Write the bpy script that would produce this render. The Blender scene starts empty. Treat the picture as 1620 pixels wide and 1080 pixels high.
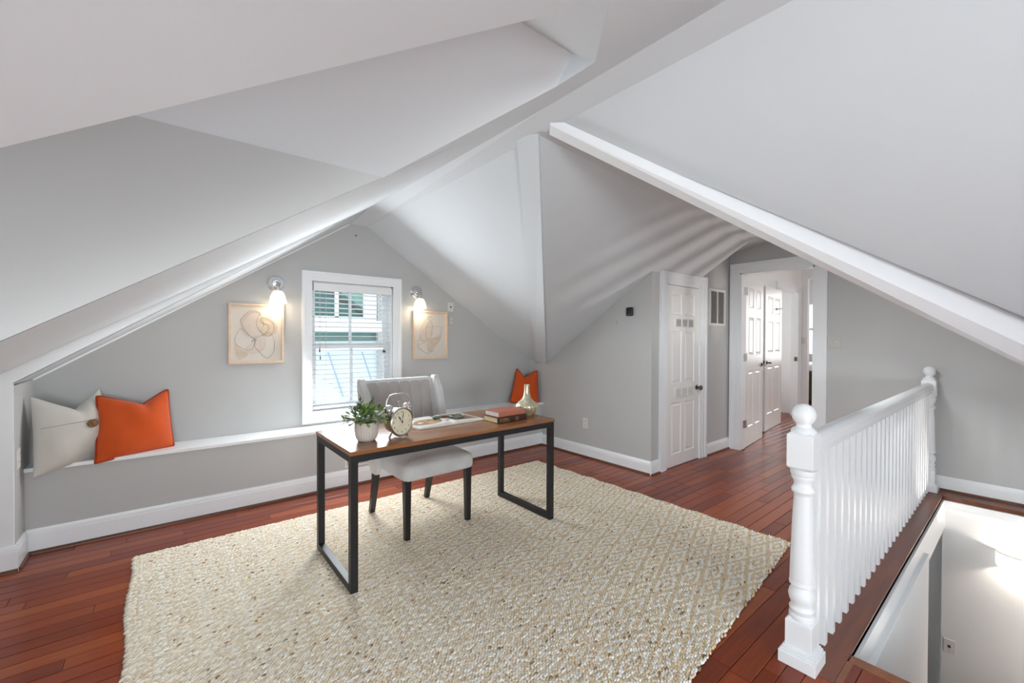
import bpy, bmesh, math, random
import numpy as np
from mathutils import Vector, Matrix
random.seed(7); rng = np.random.default_rng(7)
SC = bpy.context.scene; COL = SC.collection
PI = math.pi

# ------------------------------------------------------------------ camera, world, lights, exposure
F, YAW, PIT, ROL = 675.688, 0.884586, -0.0097528, 0.0033977
v = Vector((math.cos(YAW)*math.cos(PIT), math.sin(YAW)*math.cos(PIT), math.sin(PIT)))
r0 = Vector((math.sin(YAW), -math.cos(YAW), 0)); u0 = r0.cross(v)
r = r0*math.cos(ROL)+u0*math.sin(ROL); u = -r0*math.sin(ROL)+u0*math.cos(ROL)
cd = bpy.data.cameras.new('camera'); cam = bpy.data.objects.new('camera', cd); COL.objects.link(cam)
cd.sensor_width = 36; cd.lens = 36*F/1620; cd.clip_start = .02
M = Matrix((r, u, -v)).transposed().to_4x4(); M.translation = (0, 0, 1.33); cam.matrix_world = M
SC.camera = cam
W = bpy.data.worlds.new('world'); SC.world = W; W.use_nodes = True
bg = W.node_tree.nodes['Background']; bg.inputs[0].default_value = (.88, .95, 1, 1); bg.inputs[1].default_value = .98
SC.view_settings.view_transform = 'Standard'; SC.view_settings.look = 'None'
SC.view_settings.gamma = 1; SC.view_settings.use_curve_mapping = False
SC.view_settings.exposure = 1.16

def area(name, loc, look, sx, sy, power, col=(1, 1, 1)):
    l = bpy.data.lights.new(name, 'AREA'); l.shape = 'RECTANGLE'; l.size = sx; l.size_y = sy; l.energy = power; l.color = col
    o = bpy.data.objects.new(name, l); COL.objects.link(o); o.location = loc
    o.rotation_euler = Vector(look).to_track_quat('-Z', 'Y').to_euler(); return o
def point(name, loc, power, col, rad=.03):
    l = bpy.data.lights.new(name, 'POINT'); l.energy = power; l.color = col; l.shadow_soft_size = rad
    o = bpy.data.objects.new(name, l); COL.objects.link(o); o.location = loc; return o
area('added_south_fill', (-.3, -2.88, 1.25), (.25, 1, -.08), 2.2, 1.4, 132, (.90, .975, 1))  # broad fill added behind the camera; the south wall has no opening
ww = area('daylight_west_window', (-1.56, .93, 1.2), (1, -.05, -.05), .8, .8, 1.5, (.92, .975, 1)); ww.data.spread = 1.9
area('daylight_window', (1.44, 3.96, 1.25), (-.3, -1, -.3), .6, 1.0, 17, (.92, .97, 1))
area('added_up_fill', (-.4, -1.5, .5), (-.15, .05, 1), 1.2, 1.2, 36, (.82, .955, 1))  # unseen upward fill added to brighten the ceilings
dl = area('added_beam_fill', (3.1, .95, 1.93), (.8, .1, -.75), .5, .5, 6, (.94, .985, 1)); dl.data.spread = 2.1  # fill added out of sight behind the beam, no fixture there
area('added_hall_fill', (6.7, -.5, 1.9), (.05, 1, -.12), 2.0, 1.5, 13, (1, .97, .93))  # fill added to brighten the hall doors evenly, no window behind it
area('far_room_daylight', (7.9, 3.6, 1.5), (0, -1, 0),   .8, 1.6, 4, (1, .98, .95))
area('bedroom_daylight', (11.2, 2.2, 1.6), (-1, .15, 0), 1.6, 1.5, 18, (1, 1, 1))

# ------------------------------------------------------------------ materials
def mat(name, col, rough=.6, metal=0., spec=.5, noise=0., nscale=8., bump=0., bscale=60., coat=0., emit=None, estr=0., trans=0., stretch=None, col2=None):
    m = bpy.data.materials.new(name); m.use_nodes = True; nt = m.node_tree; b = nt.nodes['Principled BSDF']
    b.inputs['Base Color'].default_value = (*col, 1); b.inputs['Roughness'].default_value = rough
    b.inputs['Metallic'].default_value = metal; b.inputs['Specular IOR Level'].default_value = spec
    b.inputs['Coat Weight'].default_value = coat; b.inputs['Coat Roughness'].default_value = .08
    b.inputs['Transmission Weight'].default_value = trans
    if emit: b.inputs['Emission Color'].default_value = (*emit, 1); b.inputs['Emission Strength'].default_value = estr
    tc = nt.nodes.new('ShaderNodeTexCoord'); mp = nt.nodes.new('ShaderNodeMapping'); nt.links.new(tc.outputs['Object'], mp.inputs[0])
    if stretch: mp.inputs['Scale'].default_value = stretch
    if noise or col2:
        n = nt.nodes.new('ShaderNodeTexNoise'); n.inputs['Scale'].default_value = nscale; n.inputs['Detail'].default_value = 4
        nt.links.new(mp.outputs[0], n.inputs[0])
        cr = nt.nodes.new('ShaderNodeValToRGB'); e = cr.color_ramp.elements
        e[0].position = .3; e[1].position = .7
        c2 = col2 or tuple(min(1, c*(1+noise)) for c in col); c1 = col if col2 else tuple(c*(1-noise) for c in col)
        e[0].color = (*c1, 1); e[1].color = (*c2, 1)
        nt.links.new(n.outputs['Fac'], cr.inputs[0]); nt.links.new(cr.outputs[0], b.inputs['Base Color'])
    if bump:
        n2 = nt.nodes.new('ShaderNodeTexNoise'); n2.inputs['Scale'].default_value = bscale; n2.inputs['Detail'].default_value = 3
        nt.links.new(mp.outputs[0], n2.inputs[0])
        bp = nt.nodes.new('ShaderNodeBump'); bp.inputs['Strength'].default_value = bump; bp.inputs['Distance'].default_value = .002
        nt.links.new(n2.outputs['Fac'], bp.inputs['Height']); nt.links.new(bp.outputs[0], b.inputs['Normal'])
    return m
def S(r_, g_, b_):   # sRGB 0-255 to linear
    f = lambda c: (c/255/12.92 if c/255 <= .04045 else ((c/255+.055)/1.055)**2.4)
    return (f(r_), f(g_), f(b_))
M_WALL = mat('grey_wall_paint', S(193, 193, 192), .75, noise=.015, nscale=2, bump=.05, bscale=200)
M_CEIL = mat('white_ceiling_paint', S(212, 217, 221), .8, noise=.01, nscale=2, bump=.05, bscale=150)
M_TRIM = mat('white_trim_gloss', S(241, 243, 245), .3, noise=.01, nscale=3)
M_STAIRW = mat('stairwell_paint', S(238, 238, 238), .7, noise=.01, nscale=3)
M_DOOR = mat('white_door_enamel', S(238, 237, 235), .28, noise=.01, nscale=3)
M_HALL = mat('hall_paint', S(240, 240, 240), .6)
M_SHOE = mat('cherry_shoe_molding', S(96, 58, 38), .35, noise=.25, nscale=6, stretch=(1, 1, 8))
M_BLACK = mat('black_powder_metal', (.012, .012, .013), .45, noise=.2, nscale=30)
M_CHROME = mat('brushed_chrome', (.72, .72, .73), .18, 1, noise=.05, nscale=40)
M_DARKMETAL = mat('aged_pewter_metal', (.16, .145, .125), .35, .9, noise=.2, nscale=30)
M_BRASS = mat('worn_brass', (.35, .27, .15), .35, .9, noise=.2, nscale=30)
M_BLKWOOD = mat('black_stained_wood', (.012, .011, .011), .38, noise=.3, nscale=14, stretch=(4, 4, .6))
M_PLASTIC = mat('white_plastic', S(222, 221, 216), .4, noise=.01)
M_DARK = mat('dark_void', (.02, .02, .02), .8, noise=.1)
M_SENSOR = mat('black_plastic', (.008, .008, .009), .35, noise=.1)
M_GLASS = mat('window_glass', (1, 1, 1), .02, trans=1.); M_GLASS.node_tree.nodes['Principled BSDF'].inputs['IOR'].default_value = 1.02

def wood_floor():
    m = bpy.data.materials.new('brazilian_cherry_plank'); m.use_nodes = True; nt = m.node_tree; b = nt.nodes['Principled BSDF']
    tc = nt.nodes.new('ShaderNodeTexCoord'); oi = nt.nodes.new('ShaderNodeObjectInfo'); ge = nt.nodes.new('ShaderNodeNewGeometry')
    ad = nt.nodes.new('ShaderNodeMath'); ad.operation = 'ADD'; nt.links.new(oi.outputs['Random'], ad.inputs[0]); nt.links.new(ge.outputs['Random Per Island'], ad.inputs[1])
    fr = nt.nodes.new('ShaderNodeMath'); fr.operation = 'FRACT'; nt.links.new(ad.outputs[0], fr.inputs[0])
    cr = nt.nodes.new('ShaderNodeValToRGB'); els = cr.color_ramp.elements
    els[0].position = 0; els[0].color = (*S(120, 46, 20), 1); els[1].position = 1; els[1].color = (*S(164, 82, 38), 1)
    e = els.new(.35); e.color = (*S(138, 58, 26), 1); e = els.new(.7); e.color = (*S(152, 70, 33), 1)
    nt.links.new(fr.outputs[0], cr.inputs[0])
    mp = nt.nodes.new('ShaderNodeMapping'); mp.inputs['Scale'].default_value = (1.6, 26, 1)
    cb = nt.nodes.new('ShaderNodeCombineXYZ'); mm = nt.nodes.new('ShaderNodeMath'); mm.operation = 'MULTIPLY'; mm.inputs[1].default_value = 37
    nt.links.new(fr.outputs[0], mm.inputs[0]); nt.links.new(mm.outputs[0], cb.inputs[0]); nt.links.new(mm.outputs[0], cb.inputs[2])
    nt.links.new(cb.outputs[0], mp.inputs['Location']); nt.links.new(tc.outputs['Object'], mp.inputs[0])
    n = nt.nodes.new('ShaderNodeTexNoise'); n.inputs['Scale'].default_value = 3; n.inputs['Detail'].default_value = 5; n.inputs['Distortion'].default_value = .5
    nt.links.new(mp.outputs[0], n.inputs[0])
    c2 = nt.nodes.new('ShaderNodeValToRGB'); c2.color_ramp.elements[0].position = .3; c2.color_ramp.elements[1].position = .75
    c2.color_ramp.elements[0].color = (.78, .74, .72, 1); c2.color_ramp.elements[1].color = (1.08, 1.05, 1.03, 1)
    nt.links.new(n.outputs['Fac'], c2.inputs[0])
    mx = nt.nodes.new('ShaderNodeMix'); mx.data_type = 'RGBA'; mx.blend_type = 'MULTIPLY'; mx.inputs[0].default_value = 1
    nt.links.new(cr.outputs[0], mx.inputs[6]); nt.links.new(c2.outputs[0], mx.inputs[7]); nt.links.new(mx.outputs[2], b.inputs['Base Color'])
    b.inputs['Roughness'].default_value = .34; b.inputs['Specular IOR Level'].default_value = .3; b.inputs['Coat Weight'].default_value = .2; b.inputs['Coat Roughness'].default_value = .09
    n3 = nt.nodes.new('ShaderNodeTexNoise'); n3.inputs['Scale'].default_value = 5; nt.links.new(tc.outputs['Object'], n3.inputs[0])
    bp = nt.nodes.new('ShaderNodeBump'); bp.inputs['Strength'].default_value = .06; bp.inputs['Distance'].default_value = .01
    nt.links.new(n3.outputs['Fac'], bp.inputs['Height']); nt.links.new(bp.outputs[0], b.inputs['Coat Normal'])
    return m
M_FLOOR = wood_floor()
M_SUB = mat('subfloor_dark', S(70, 30, 20), .6, noise=.2)
M_NOSE = mat('stained_nosing', S(118, 66, 44), .38, noise=.22, nscale=5, stretch=(.6, 5, 5))
M_NOSE2 = mat('light_cherry_border', S(140, 84, 52), .38, noise=.2, nscale=5, stretch=(.6, 5, 5))
M_DESK = mat('walnut_laminate', S(150, 98, 60), .26, noise=.25, nscale=3, stretch=(1, 14, 14), coat=.1)
def fabric(name, c, c2=None, b=.35, bs=420, ns=6, noise=.06):
    m = mat(name, c, .95, spec=.15, noise=noise, nscale=ns, bump=b, bscale=bs, col2=c2)
    m.node_tree.nodes['Principled BSDF'].inputs['Sheen Weight'].default_value = .25; return m
M_VELVET = fabric('grey_velvet', S(208, 206, 205), noise=.1, ns=7, b=.15)
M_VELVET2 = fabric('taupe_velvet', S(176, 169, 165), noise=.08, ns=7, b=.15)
M_ORANGE = fabric('orange_linen', S(206, 84, 34), noise=.08, b=.6, bs=300)
M_ORANGE_D = fabric('orange_piping', S(160, 56, 22), b=.3)
M_BEIGE = fabric('oatmeal_linen', S(205, 201, 193), noise=.04, b=.5, bs=300)
M_SEAM = fabric('seam_thread', S(150, 144, 136))

# ------------------------------------------------------------------ mesh helpers
class MB:
    def __init__(s): s.v = []; s.f = []; s.m = []
    def add(s, vs, fs, mi=0):
        n = len(s.v); s.v += [tuple(p) for p in vs]; s.f += [tuple(i+n for i in f) for f in fs]; s.m += [mi]*len(fs); return s
    def box(s, a, b, mi=0):
        x0, y0, z0 = a; x1, y1, z1 = b
        return s.add([(x0,y0,z0),(x1,y0,z0),(x1,y1,z0),(x0,y1,z0),(x0,y0,z1),(x1,y0,z1),(x1,y1,z1),(x0,y1,z1)],
              [(0,3,2,1),(4,5,6,7),(0,1,5,4),(1,2,6,5),(2,3,7,6),(3,0,4,7)], mi)
    def prism(s, pts, d, mi=0):       # polygon (3-D points) extruded along vector d
        n = len(pts); d = Vector(d); a = [Vector(p) for p in pts]; b = [p+d for p in a]
        return s.add(a+b, [tuple(range(n))[::-1], tuple(range(n, 2*n))]+[(i, (i+1) % n, (i+1) % n+n, i+n) for i in range(n)], mi)
    def lathe(s, prof, seg=24, c=(0,0,0), axis='z', rmod=None, mi=0, cap=True):
        vs = []; k = len(prof)
        for i in range(seg):
            t = 2*PI*i/seg
            for (rr, h) in prof:
                q = rr*(rmod(t, h) if rmod else 1); x, y = q*math.cos(t), q*math.sin(t)
                p = (x, y, h) if axis == 'z' else ((x, -h, y) if axis == '-y' else (h, x, y) if axis == 'x' else (-h, -x, y))
                vs.append((p[0]+c[0], p[1]+c[1], p[2]+c[2]))
        fs = []
        for i in range(seg):
            j = (i+1) % seg
            for q in range(k-1): fs.append((i*k+q, j*k+q, j*k+q+1, i*k+q+1))
        if cap: fs.append(tuple(i*k for i in range(seg))[::-1]); fs.append(tuple(i*k+k-1 for i in range(seg)))
        return s.add(vs, fs, mi)
    def tube(s, pts, rad, seg=8, closed=False, mi=0):
        pts = [Vector(p) for p in pts]; n = len(pts); vs = []; up = Vector((.13, .29, .95))
        for i, p in enumerate(pts):
            a = pts[(i-1) % n] if closed or i else pts[i]; b = pts[(i+1) % n] if closed or i < n-1 else pts[i]
            t = (b-a).normalized(); x = t.cross(up)
            if x.length < 1e-4: x = t.cross(Vector((1, 0, 0)))
            x.normalize(); y = t.cross(x); rr = rad[i] if hasattr(rad, '__len__') else rad
            for q in range(seg): w = 2*PI*q/seg; vs.append(p+x*rr*math.cos(w)+y*rr*math.sin(w))
        fs = []
        for i in range(n if closed else n-1):
            j = (i+1) % n
            for q in range(seg): q2 = (q+1) % seg; fs.append((i*seg+q, i*seg+q2, j*seg+q2, j*seg+q))
        if not closed: fs += [tuple(range(seg)), tuple(range((n-1)*seg, n*seg))[::-1]]
        return s.add(vs, fs, mi)
    def rbox(s, c, size, rad, n=4, mi=0, fn=None):   # rounded box on a grid, optional displacement
        sx, sy, sz = [q/2 for q in size]; rad = min(rad, sx, sy, sz); N = n*2+4
        bm = bmesh.new(); bmesh.ops.create_cube(bm, size=2); bmesh.ops.subdivide_edges(bm, edges=bm.edges[:], cuts=N, use_grid_fill=True)
        out = []
        for q in bm.verts:
            p = []
            for a, h in zip(q.co, (sx, sy, sz)):
                p.append(a*h)
            p = Vector(p); inn = Vector((max(-sx+rad, min(sx-rad, p.x)), max(-sy+rad, min(sy-rad, p.y)), max(-sz+rad, min(sz-rad, p.z))))
            d = p-inn
            if d.length > 1e-7: p = inn+d.normalized()*rad
            if fn: p = fn(p, q.co)
            out.append((p[0]+c[0], p[1]+c[1], p[2]+c[2]))
        bm.verts.index_update(); fs = [tuple(x.index for x in f.verts) for f in bm.faces]; bm.free()
        return s.add(out, fs, mi)
    def build(s, name, mats, parent=None, org=(0,0,0), smooth=None, bevel=0, kind=None):
        me = bpy.data.meshes.new(name); o3 = Vector(org)
        me.from_pydata([tuple(Vector(p)-o3) for p in s.v], [], s.f)
        for m in (mats if isinstance(mats, (list, tuple)) else [mats]): me.materials.append(m)
        me.polygons.foreach_set('material_index', s.m)
        bm = bmesh.new(); bm.from_mesh(me); bmesh.ops.recalc_face_normals(bm, faces=bm.faces[:]); bm.to_mesh(me); bm.free()
        if smooth is not None:
            me.polygons.foreach_set('use_smooth', [True]*len(me.polygons)); me.set_sharp_from_angle(angle=math.radians(smooth))
        me.update()
        o = bpy.data.objects.new(name, me); COL.objects.link(o)
        if parent: o.parent = parent
        else: o.location = o3
        if bevel:
            b = o.modifiers.new('bevel', 'BEVEL'); b.width = bevel; b.segments = 2; b.limit_method = 'ANGLE'
        if kind: o['kind'] = kind
        return o
def thing(name, label, cat, loc=(0,0,0), rotz=0, group=None):
    o = bpy.data.objects.new(name, None); COL.objects.link(o); o.location = loc; o.rotation_euler = (0, 0, rotz)
    o.empty_display_size = .05; o['label'] = label; o['category'] = cat
    if group: o['group'] = group
    return o
def tag(o, label, cat, group=None):
    o['label'] = label; o['category'] = cat
    if group: o['group'] = group
    return o
def struct(name, mb, m, **k):
    o = mb.build(name, m, **k); o['kind'] = 'structure'; return o
def part(name, mb, m, parent, org=(0,0,0), **k): return mb.build(name, m, parent, org, **k)
def copy_tree(o, parent=None):
    c = o.copy(); COL.objects.link(c); c.parent = parent
    for ch in [q for q in bpy.data.objects if q.parent == o]: copy_tree(ch, c)
    return c

# ------------------------------------------------------------------ room shell
XR, YW, YB, YC, XD = 3.655, 4.13, 3.868, 2.335, 5.31     # right wall, window wall, bench face, closet wall, door wall
# gable window wall with its opening
w = MB()
WX0, WX1, WZ0, WZ1 = 1.045, 1.815, .635, 1.835
w.box((-.66, YW, .0), (WX0, YW+.15, 3)).box((WX1, YW, 0), (XR+.1, YW+.15, 3)).box((-1.66, YW+.1, 0), (-.6, YW+.15, 3)).box((XR, YW+.1, 0), (5.5, YW+.15, 3)).box((WX0, YW, 0), (WX1, YW+.15, WZ0)).box((WX0, YW, WZ1), (WX1, YW+.15, 3))
struct('wall_north', w, M_WALL)
struct('wall_bench', MB().box((-.65, YB, 0), (XR, YB+.03, .502)), M_WALL)
struct('trim_1', MB().box((-.65, YB-.022, .502), (XR, YW, .526)), M_TRIM, bevel=.003)
# left return wall of the niche and the white facing that carries on up the slope
struct('wall_left', MB().box((-1.5, 3.66, 0), (-.65, YW+.15, 1.046)), M_WALL)
fx = MB().prism([(-1.5, 3.634, 0), (-.652, 3.634, 0), (-.652, 3.634, 1.062), (1.33, 3.634, 2.412), (1.36, 3.634, 2.49), (-.70, 3.634, 1.19), (-1.5, 3.634, .66)], (0, .03, 0))
struct('trim_2', fx, M_TRIM)
# thermostat wall (right), closet wall, door wall
struct('wall_right', MB().prism([(XR, YC, 0), (XR, YW+.05, 0), (XR, YW+.05, 1.045), (XR, 3.776, 1.045), (XR, YC, 1.985)], (.1, 0, 0)), M_WALL)
DX0, DX1, DZ = 3.90, 4.60, 1.885
w = MB().box((XR+.1, YC, 0), (DX0, YC+.1, 2.45)).box((DX1, YC, 0), (XD, YC+.1, 2.45)).box((DX0, YC, DZ), (DX1, YC+.1, 2.45))
struct('wall_closet', w, M_WALL)
struct('wall_closet_inside', MB().box((DX0-.05, YC+.6, 0), (DX1+.05, YC+.65, 2)), M_WALL)
HY0, HY1, HZ = 1.46, 2.208, 2.098
w = MB().box((XD, -1.3, 0), (XD+.1, HY0, 3)).box((XD, HY1, 0), (XD+.1, YW+.15, 3)).box((XD, HY0, HZ), (XD+.1, HY1, 3))
struct('wall_east', w, [M_WALL])
struct('wall_west', MB().box((-1.66, -3, 0), (-1.6, .52, 3)).box((-1.66, 1.34, 0), (-1.6, YW+.15, 3)).box((-1.66, .52, 0), (-1.6, 1.34, .72)).box((-1.66, .52, 1.8), (-1.6, 1.34, 3)).box((-1.56, -3, 0), (-1.5, .41, .55)).box((-1.56, 1.45, 0), (-1.5, 3.7, .55)), M_WALL)
struct('light_seal_slab', MB().box((-1.7, -3.1, 3), (5.5, YW+.2, 3.06)), M_CEIL)  # unseen flat cover added above the ceilings to stop light leaks
struct('wall_south', MB().box((-1.6, -3.06, 0), (5.5, -3, 3)), M_WALL)
struct('wall_south_east', MB().box((4.25, -3, 0), (4.31, -1.2, .75)).box((4.25, -1.26, 0), (5.41, -1.2, .8)).box((XD, -3, 0), (XD+.1, -1.2, 3)), M_WALL)

# ceilings
def quad(*p): return MB().add(p, [tuple(range(len(p)))])
TOP = 2.40
s5 = MB()
s5.add([(-1.5, 1.45, .52), (1.385, 1.45, TOP), (1.385, 3.636, 2.44), (-1.5, 3.636, .607)], [(0, 1, 2), (0, 2, 3)])
s5.add([(-1.6, -3, .457), (1.385, -3, TOP), (1.385, .41, TOP), (.523, .41, 1.838), (-1.6, .41, .457)], [(0, 1, 2, 3, 4)])
s5.add([(.603, 1.45, 1.891), (1.0060, 1.0031, 2.1549), (0.9850, 0.8220, 2.1380), (.523, .41, 1.838), (1.385, .41, TOP), (1.385, 1.45, TOP)], [(0, 1, 5), (1, 2, 4, 5), (2, 3, 4)])
struct('ceiling_west_slope', s5, M_CEIL)
struct('ceiling_niche', quad((-.66, 3.64, 1.053), (1.385, 3.64, 2.449), (1.385, YW+.01, 2.404), (-.66, YW+.01, 1.043)), M_CEIL)
struct('ceiling_flat', MB().add([(1.385, -3, TOP), (1.55, -3, TOP), (1.55, YW+.01, TOP), (1.385, YW+.01, TOP+.004), (1.385, 3.638, 2.445), (1.385, 1.45, TOP)], [(0, 1, 5), (1, 2, 5), (5, 2, 4), (4, 2, 3)]), M_CEIL)
struct('ceiling_north_east', quad((1.55, 1.67, TOP), (XR+.01, 3.776, 1.03), (XR+.01, YW+.01, 1.03), (1.55, YW+.01, TOP)), M_CEIL)
s1 = MB().add([(1.55, 1.67, TOP), (4.57, 1.83, 2.297), (4.57, YC+.01, 1.968), (XR, YC+.01, 1.968), (XR, 3.776, 1.031)], [(0, 1, 2, 3, 4)])
s1.add([(1.55, 1.67, TOP), (4.57, 1.83, 2.297), (4.57, 1.45, 2.36), (1.55, 1.45, TOP+.01)], [(0, 1, 2, 3)])
struct('ceiling_dormer_north', s1, M_CEIL)
s3 = MB().add([(1.55, 1.5, TOP), (4.57, 1.5, 2.36), (XD+.02, 1.5, 2.487), (XD+.02, -1.2, .63), (4.27, -1.2, .63)], [(0, 1, 2, 3, 4)])
s3.add([(4.57, YC+.01, 2.347), (4.57, 1.5, 2.487), (XD+.02, 1.5, 2.487), (XD+.02, YC+.01, 2.347)], [(0, 1, 2, 3)])
s3.add([(4.57, YC+.01, 1.968), (4.57, 1.83, 2.297), (4.57, 1.45, 2.36), (4.57, 1.45, 2.52), (4.57, YC+.01, 2.36)], [(0, 1, 2, 3, 4)])
struct('ceiling_dormer_south', s3, M_CEIL)
struct('ceiling_south_east', quad((1.55, 1.52, TOP), (4.27, -1.2, .632), (4.27, -3, .632), (1.55, -3, TOP)), M_CEIL)
# west dormer: cheeks, little gabled roof and its end triangle
struct('wall_dormer_north', quad((-1.6, 1.4505, .457), (-1.6, 1.4505, 1.91), (.605, 1.4505, 1.91), (.603, 1.4505, 1.891)), M_WALL)
struct('wall_dormer_south', quad((-1.6, .4095, .46), (-1.6, .4095, 1.85), (.526, .4095, 1.85), (.523, .4095, 1.84)), M_WALL)
vC, vD, vT = (1.0060, 1.0031, 2.1549), (0.9847, 0.9138, 2.2081), (0.9850, 0.8220, 2.1380)
vE = (-1.6, vD[1], vD[2])
dr = MB().add([(-1.6, 1.452, 1.889), (.603, 1.452, 1.889), vC, vD, vE], [(0, 1, 2, 3, 4)])
dr.add([(-1.6, .408, 1.838), (.523, .408, 1.838), vT, vD, vE], [(0, 1, 2, 3, 4)])
dr.add([vC, vT, vD], [(0, 1, 2)])
struct('ceiling_west_dormer', dr, M_CEIL)
# valley boards
a0, a1, b0, b1 = Vector((1.495, 1.777, 2.436)), Vector((3.668, 3.996, 1.022)), Vector((1.535, 1.646, 2.417)), Vector((3.643, 3.775, 1.033))
nn = (a1-a0).cross(b0-a0).normalized();  nn = -nn if nn.z > 0 else nn
vb = MB().prism([a0, a1, b1, b0], nn*-.12); [vb.v.__setitem__(i, tuple(Vector(vb.v[i])+nn*.03)) for i in range(4)]
struct('trim_3', vb, M_CEIL)
P1a, P1b = Vector((1.50, 1.537, 2.432)), Vector((4.30, -1.03, .612)); n4 = Vector((.676, .737, 0))
def beam_sec(p, h, dz): return [p+Vector((0, 0, .06)), p+Vector((0, 0, -h)), p+n4*.1+Vector((0, 0, -h-dz)), p+n4*.13+Vector((0, 0, .03))]
A, B = beam_sec(P1a, .045, .0), beam_sec(P1b, .072, .085)
struct('trim_4', MB().add(A+B, [(0, 1, 2, 3), (4, 7, 6, 5), (0, 4, 5, 1), (1, 5, 6, 2), (2, 6, 7, 3), (3, 7, 4, 0)]), M_TRIM)
# a white edge bead where the niche soffit meets the window wall
struct('trim_5', MB().prism([(-.65, YW-.02, 1.037), (1.375, YW-.02, 2.388), (1.375, YW-.02, 2.41), (-.65, YW-.02, 1.06)], (0, .03, 0)), M_TRIM)

# ------------------------------------------------------------------ floor with planks
fl = MB()
fl.box((-1.6, .62, -.05), (XD+.1, YW+.1, -.008)).box((-1.6, -3, -.05), (2.205, .62, -.008)).box((5.117, -.45, -.05), (XD+.1, .62, -.008)).box((2.205, -3, -.05), (XD+.1, -.45, -.008)).box((XD+.1, -1, -.05), (12, 4, -.008))
fl.box((2.205, .475, -.05), (5.117, .62, -.008))
floor = struct('floor', fl, M_SUB)
RUG = [(-.11, .66), (-.141, 3.401), (3.107, 3.359), (3.14, .986)]
def under_rug(x0, x1, y0, y1): return x0 > -.02 and x1 < 3.02 and y0 > .70+.10*max(0, x1)+.03 and y1 < 3.34
def plank(mb, x0, x1, y0, y1):
    g = .0012; b = .0022; x0 += g; x1 -= g; y0 += g; y1 -= g
    mb.add([(x0,y0,-.008),(x1,y0,-.008),(x1,y1,-.008),(x0,y1,-.008),(x0,y0,-b*.6),(x1,y0,-b*.6),(x1,y1,-b*.6),(x0,y1,-b*.6),(x0+b,y0+b,0),(x1-b,y0+b,0),(x1-b,y1-b,0),(x0+b,y1-b,0)],
           [(8,9,10,11)]+[(i,(i+1)%4,(i+1)%4+4,i+4) for i in range(4)]+[(i+4,(i+1)%4+4,(i+1)%4+8,i+8) for i in range(4)])
PW = .0835; spare = MB(); npl = 0; cand = []
y = .595
while y < YB:
    x = -1.5-random.random()*.6; xe = XD if y < YC else XR
    while x < xe:
        L = random.uniform(.35, 1.15); x1 = min(x+L, xe)
        if xe-x1 < .3: x1 = xe
        xs = max(x, -1.5)
        if x1 > xs+.02 and not under_rug(xs, x1, y, y+PW): cand.append((xs, x1, max(y, .622), min(y+PW, YB)))
        x = x1
    y += PW
def seen(c):
    x, yy = (c[0]+c[1])/2, (c[2]+c[3])/2
    return math.hypot(x, yy)+(9 if yy < .9 and x < 1.4 else 0)+(9 if x < -.9 else 0)
cand.sort(key=seen)
for i, c in enumerate(cand):
    if i < 290: mb = MB(); plank(mb, *c); part('plank', mb, M_FLOOR, floor)
    else: plank(spare, *c)
y = -1.0
while y < 3.4:
    x = XD-.01-random.random()*.5
    while x < 11.9:
        L = random.uniform(.4, 1.2); xs = max(x, XD+.1 if not (HY0 < y < HY1-.08) else XD)
        plank(spare, xs, x+L, y, y+PW); x += L
    y += PW
for y0, y1, xa, xb in ((-3, .475, -1.5, 2.18), (-3, -.47, 2.18, 5.3), (.475, .622, -1.5, 2.0)):
    y = y0
    while y < y1-.01:
        x = xa
        while x < xb:
            L = min(random.uniform(.5, 1.2), xb-x); plank(spare, x, x+L, y, min(y+PW, y1)); x += L
        y += PW
sp = part('plank_run', spare, M_FLOOR, floor); sp['kind'] = 'stuff'
# nosing boards round the stairwell
struct('trim_6', MB().box((2.0, .475, -.03), (5.117, .621, .001)), M_NOSE, bevel=.002)
struct('trim_7', MB().box((5.115, -.45, -.03), (XD, .475, .001)).box((5.117, .475, -.03), (XD, .621, .0005)), M_NOSE, bevel=.002)
struct('trim_8', MB().box((2.18, -.45, -.03), (2.235, .470, .0015)).box((1.2, .452, -.03), (2.18, .475, .0015)), M_NOSE2, bevel=.002)

# baseboards with a stepped cap and a cherry shoe
def base(name, p0, p1, nx, ny, h=.145, shoe=True, org=None):
    p0 = Vector((*p0, 0)); p1 = Vector((*p1, 0)); n = Vector((nx, ny, 0))
    sec = [(0, 0), (.016, 0), (.016, h-.035), (.013, h-.03), (.013, h-.02), (.008, h-.008), (.006, h), (0, h)]
    o = struct(name, MB().prism([p0+n*a+Vector((0, 0, z)) for a, z in sec], p1-p0), M_TRIM)
    if shoe:
        sec = [(.014, 0), (.030, 0), (.029, .008), (.024, .015), (.014, .019)]
        part('shoe_molding', MB().prism([p0+n*a+Vector((0, 0, z)) for a, z in sec], p1-p0), M_SHOE, o)
    return o
base('baseboard_bench', (-.65, YB), (XR, YB), 0, -1, .148)
base('baseboard_left', (-.65, 3.634), (-.65, YB), 1, 0, .148)
base('baseboard_facing', (-1.5, 3.634), (-.634, 3.634), 0, -1, .148)
base('baseboard_right', (XR, YC), (XR, YB), -1, 0, .133)
base('baseboard_closet', (4.755, YC), (XD, YC), 0, -1, .133)
base('baseboard_closet_left', (XR-.016, YC), (3.79, YC), 0, -1, .133)
base('baseboard_east', (XD, -1.2), (XD, 1.37), -1, 0, .125)

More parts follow.
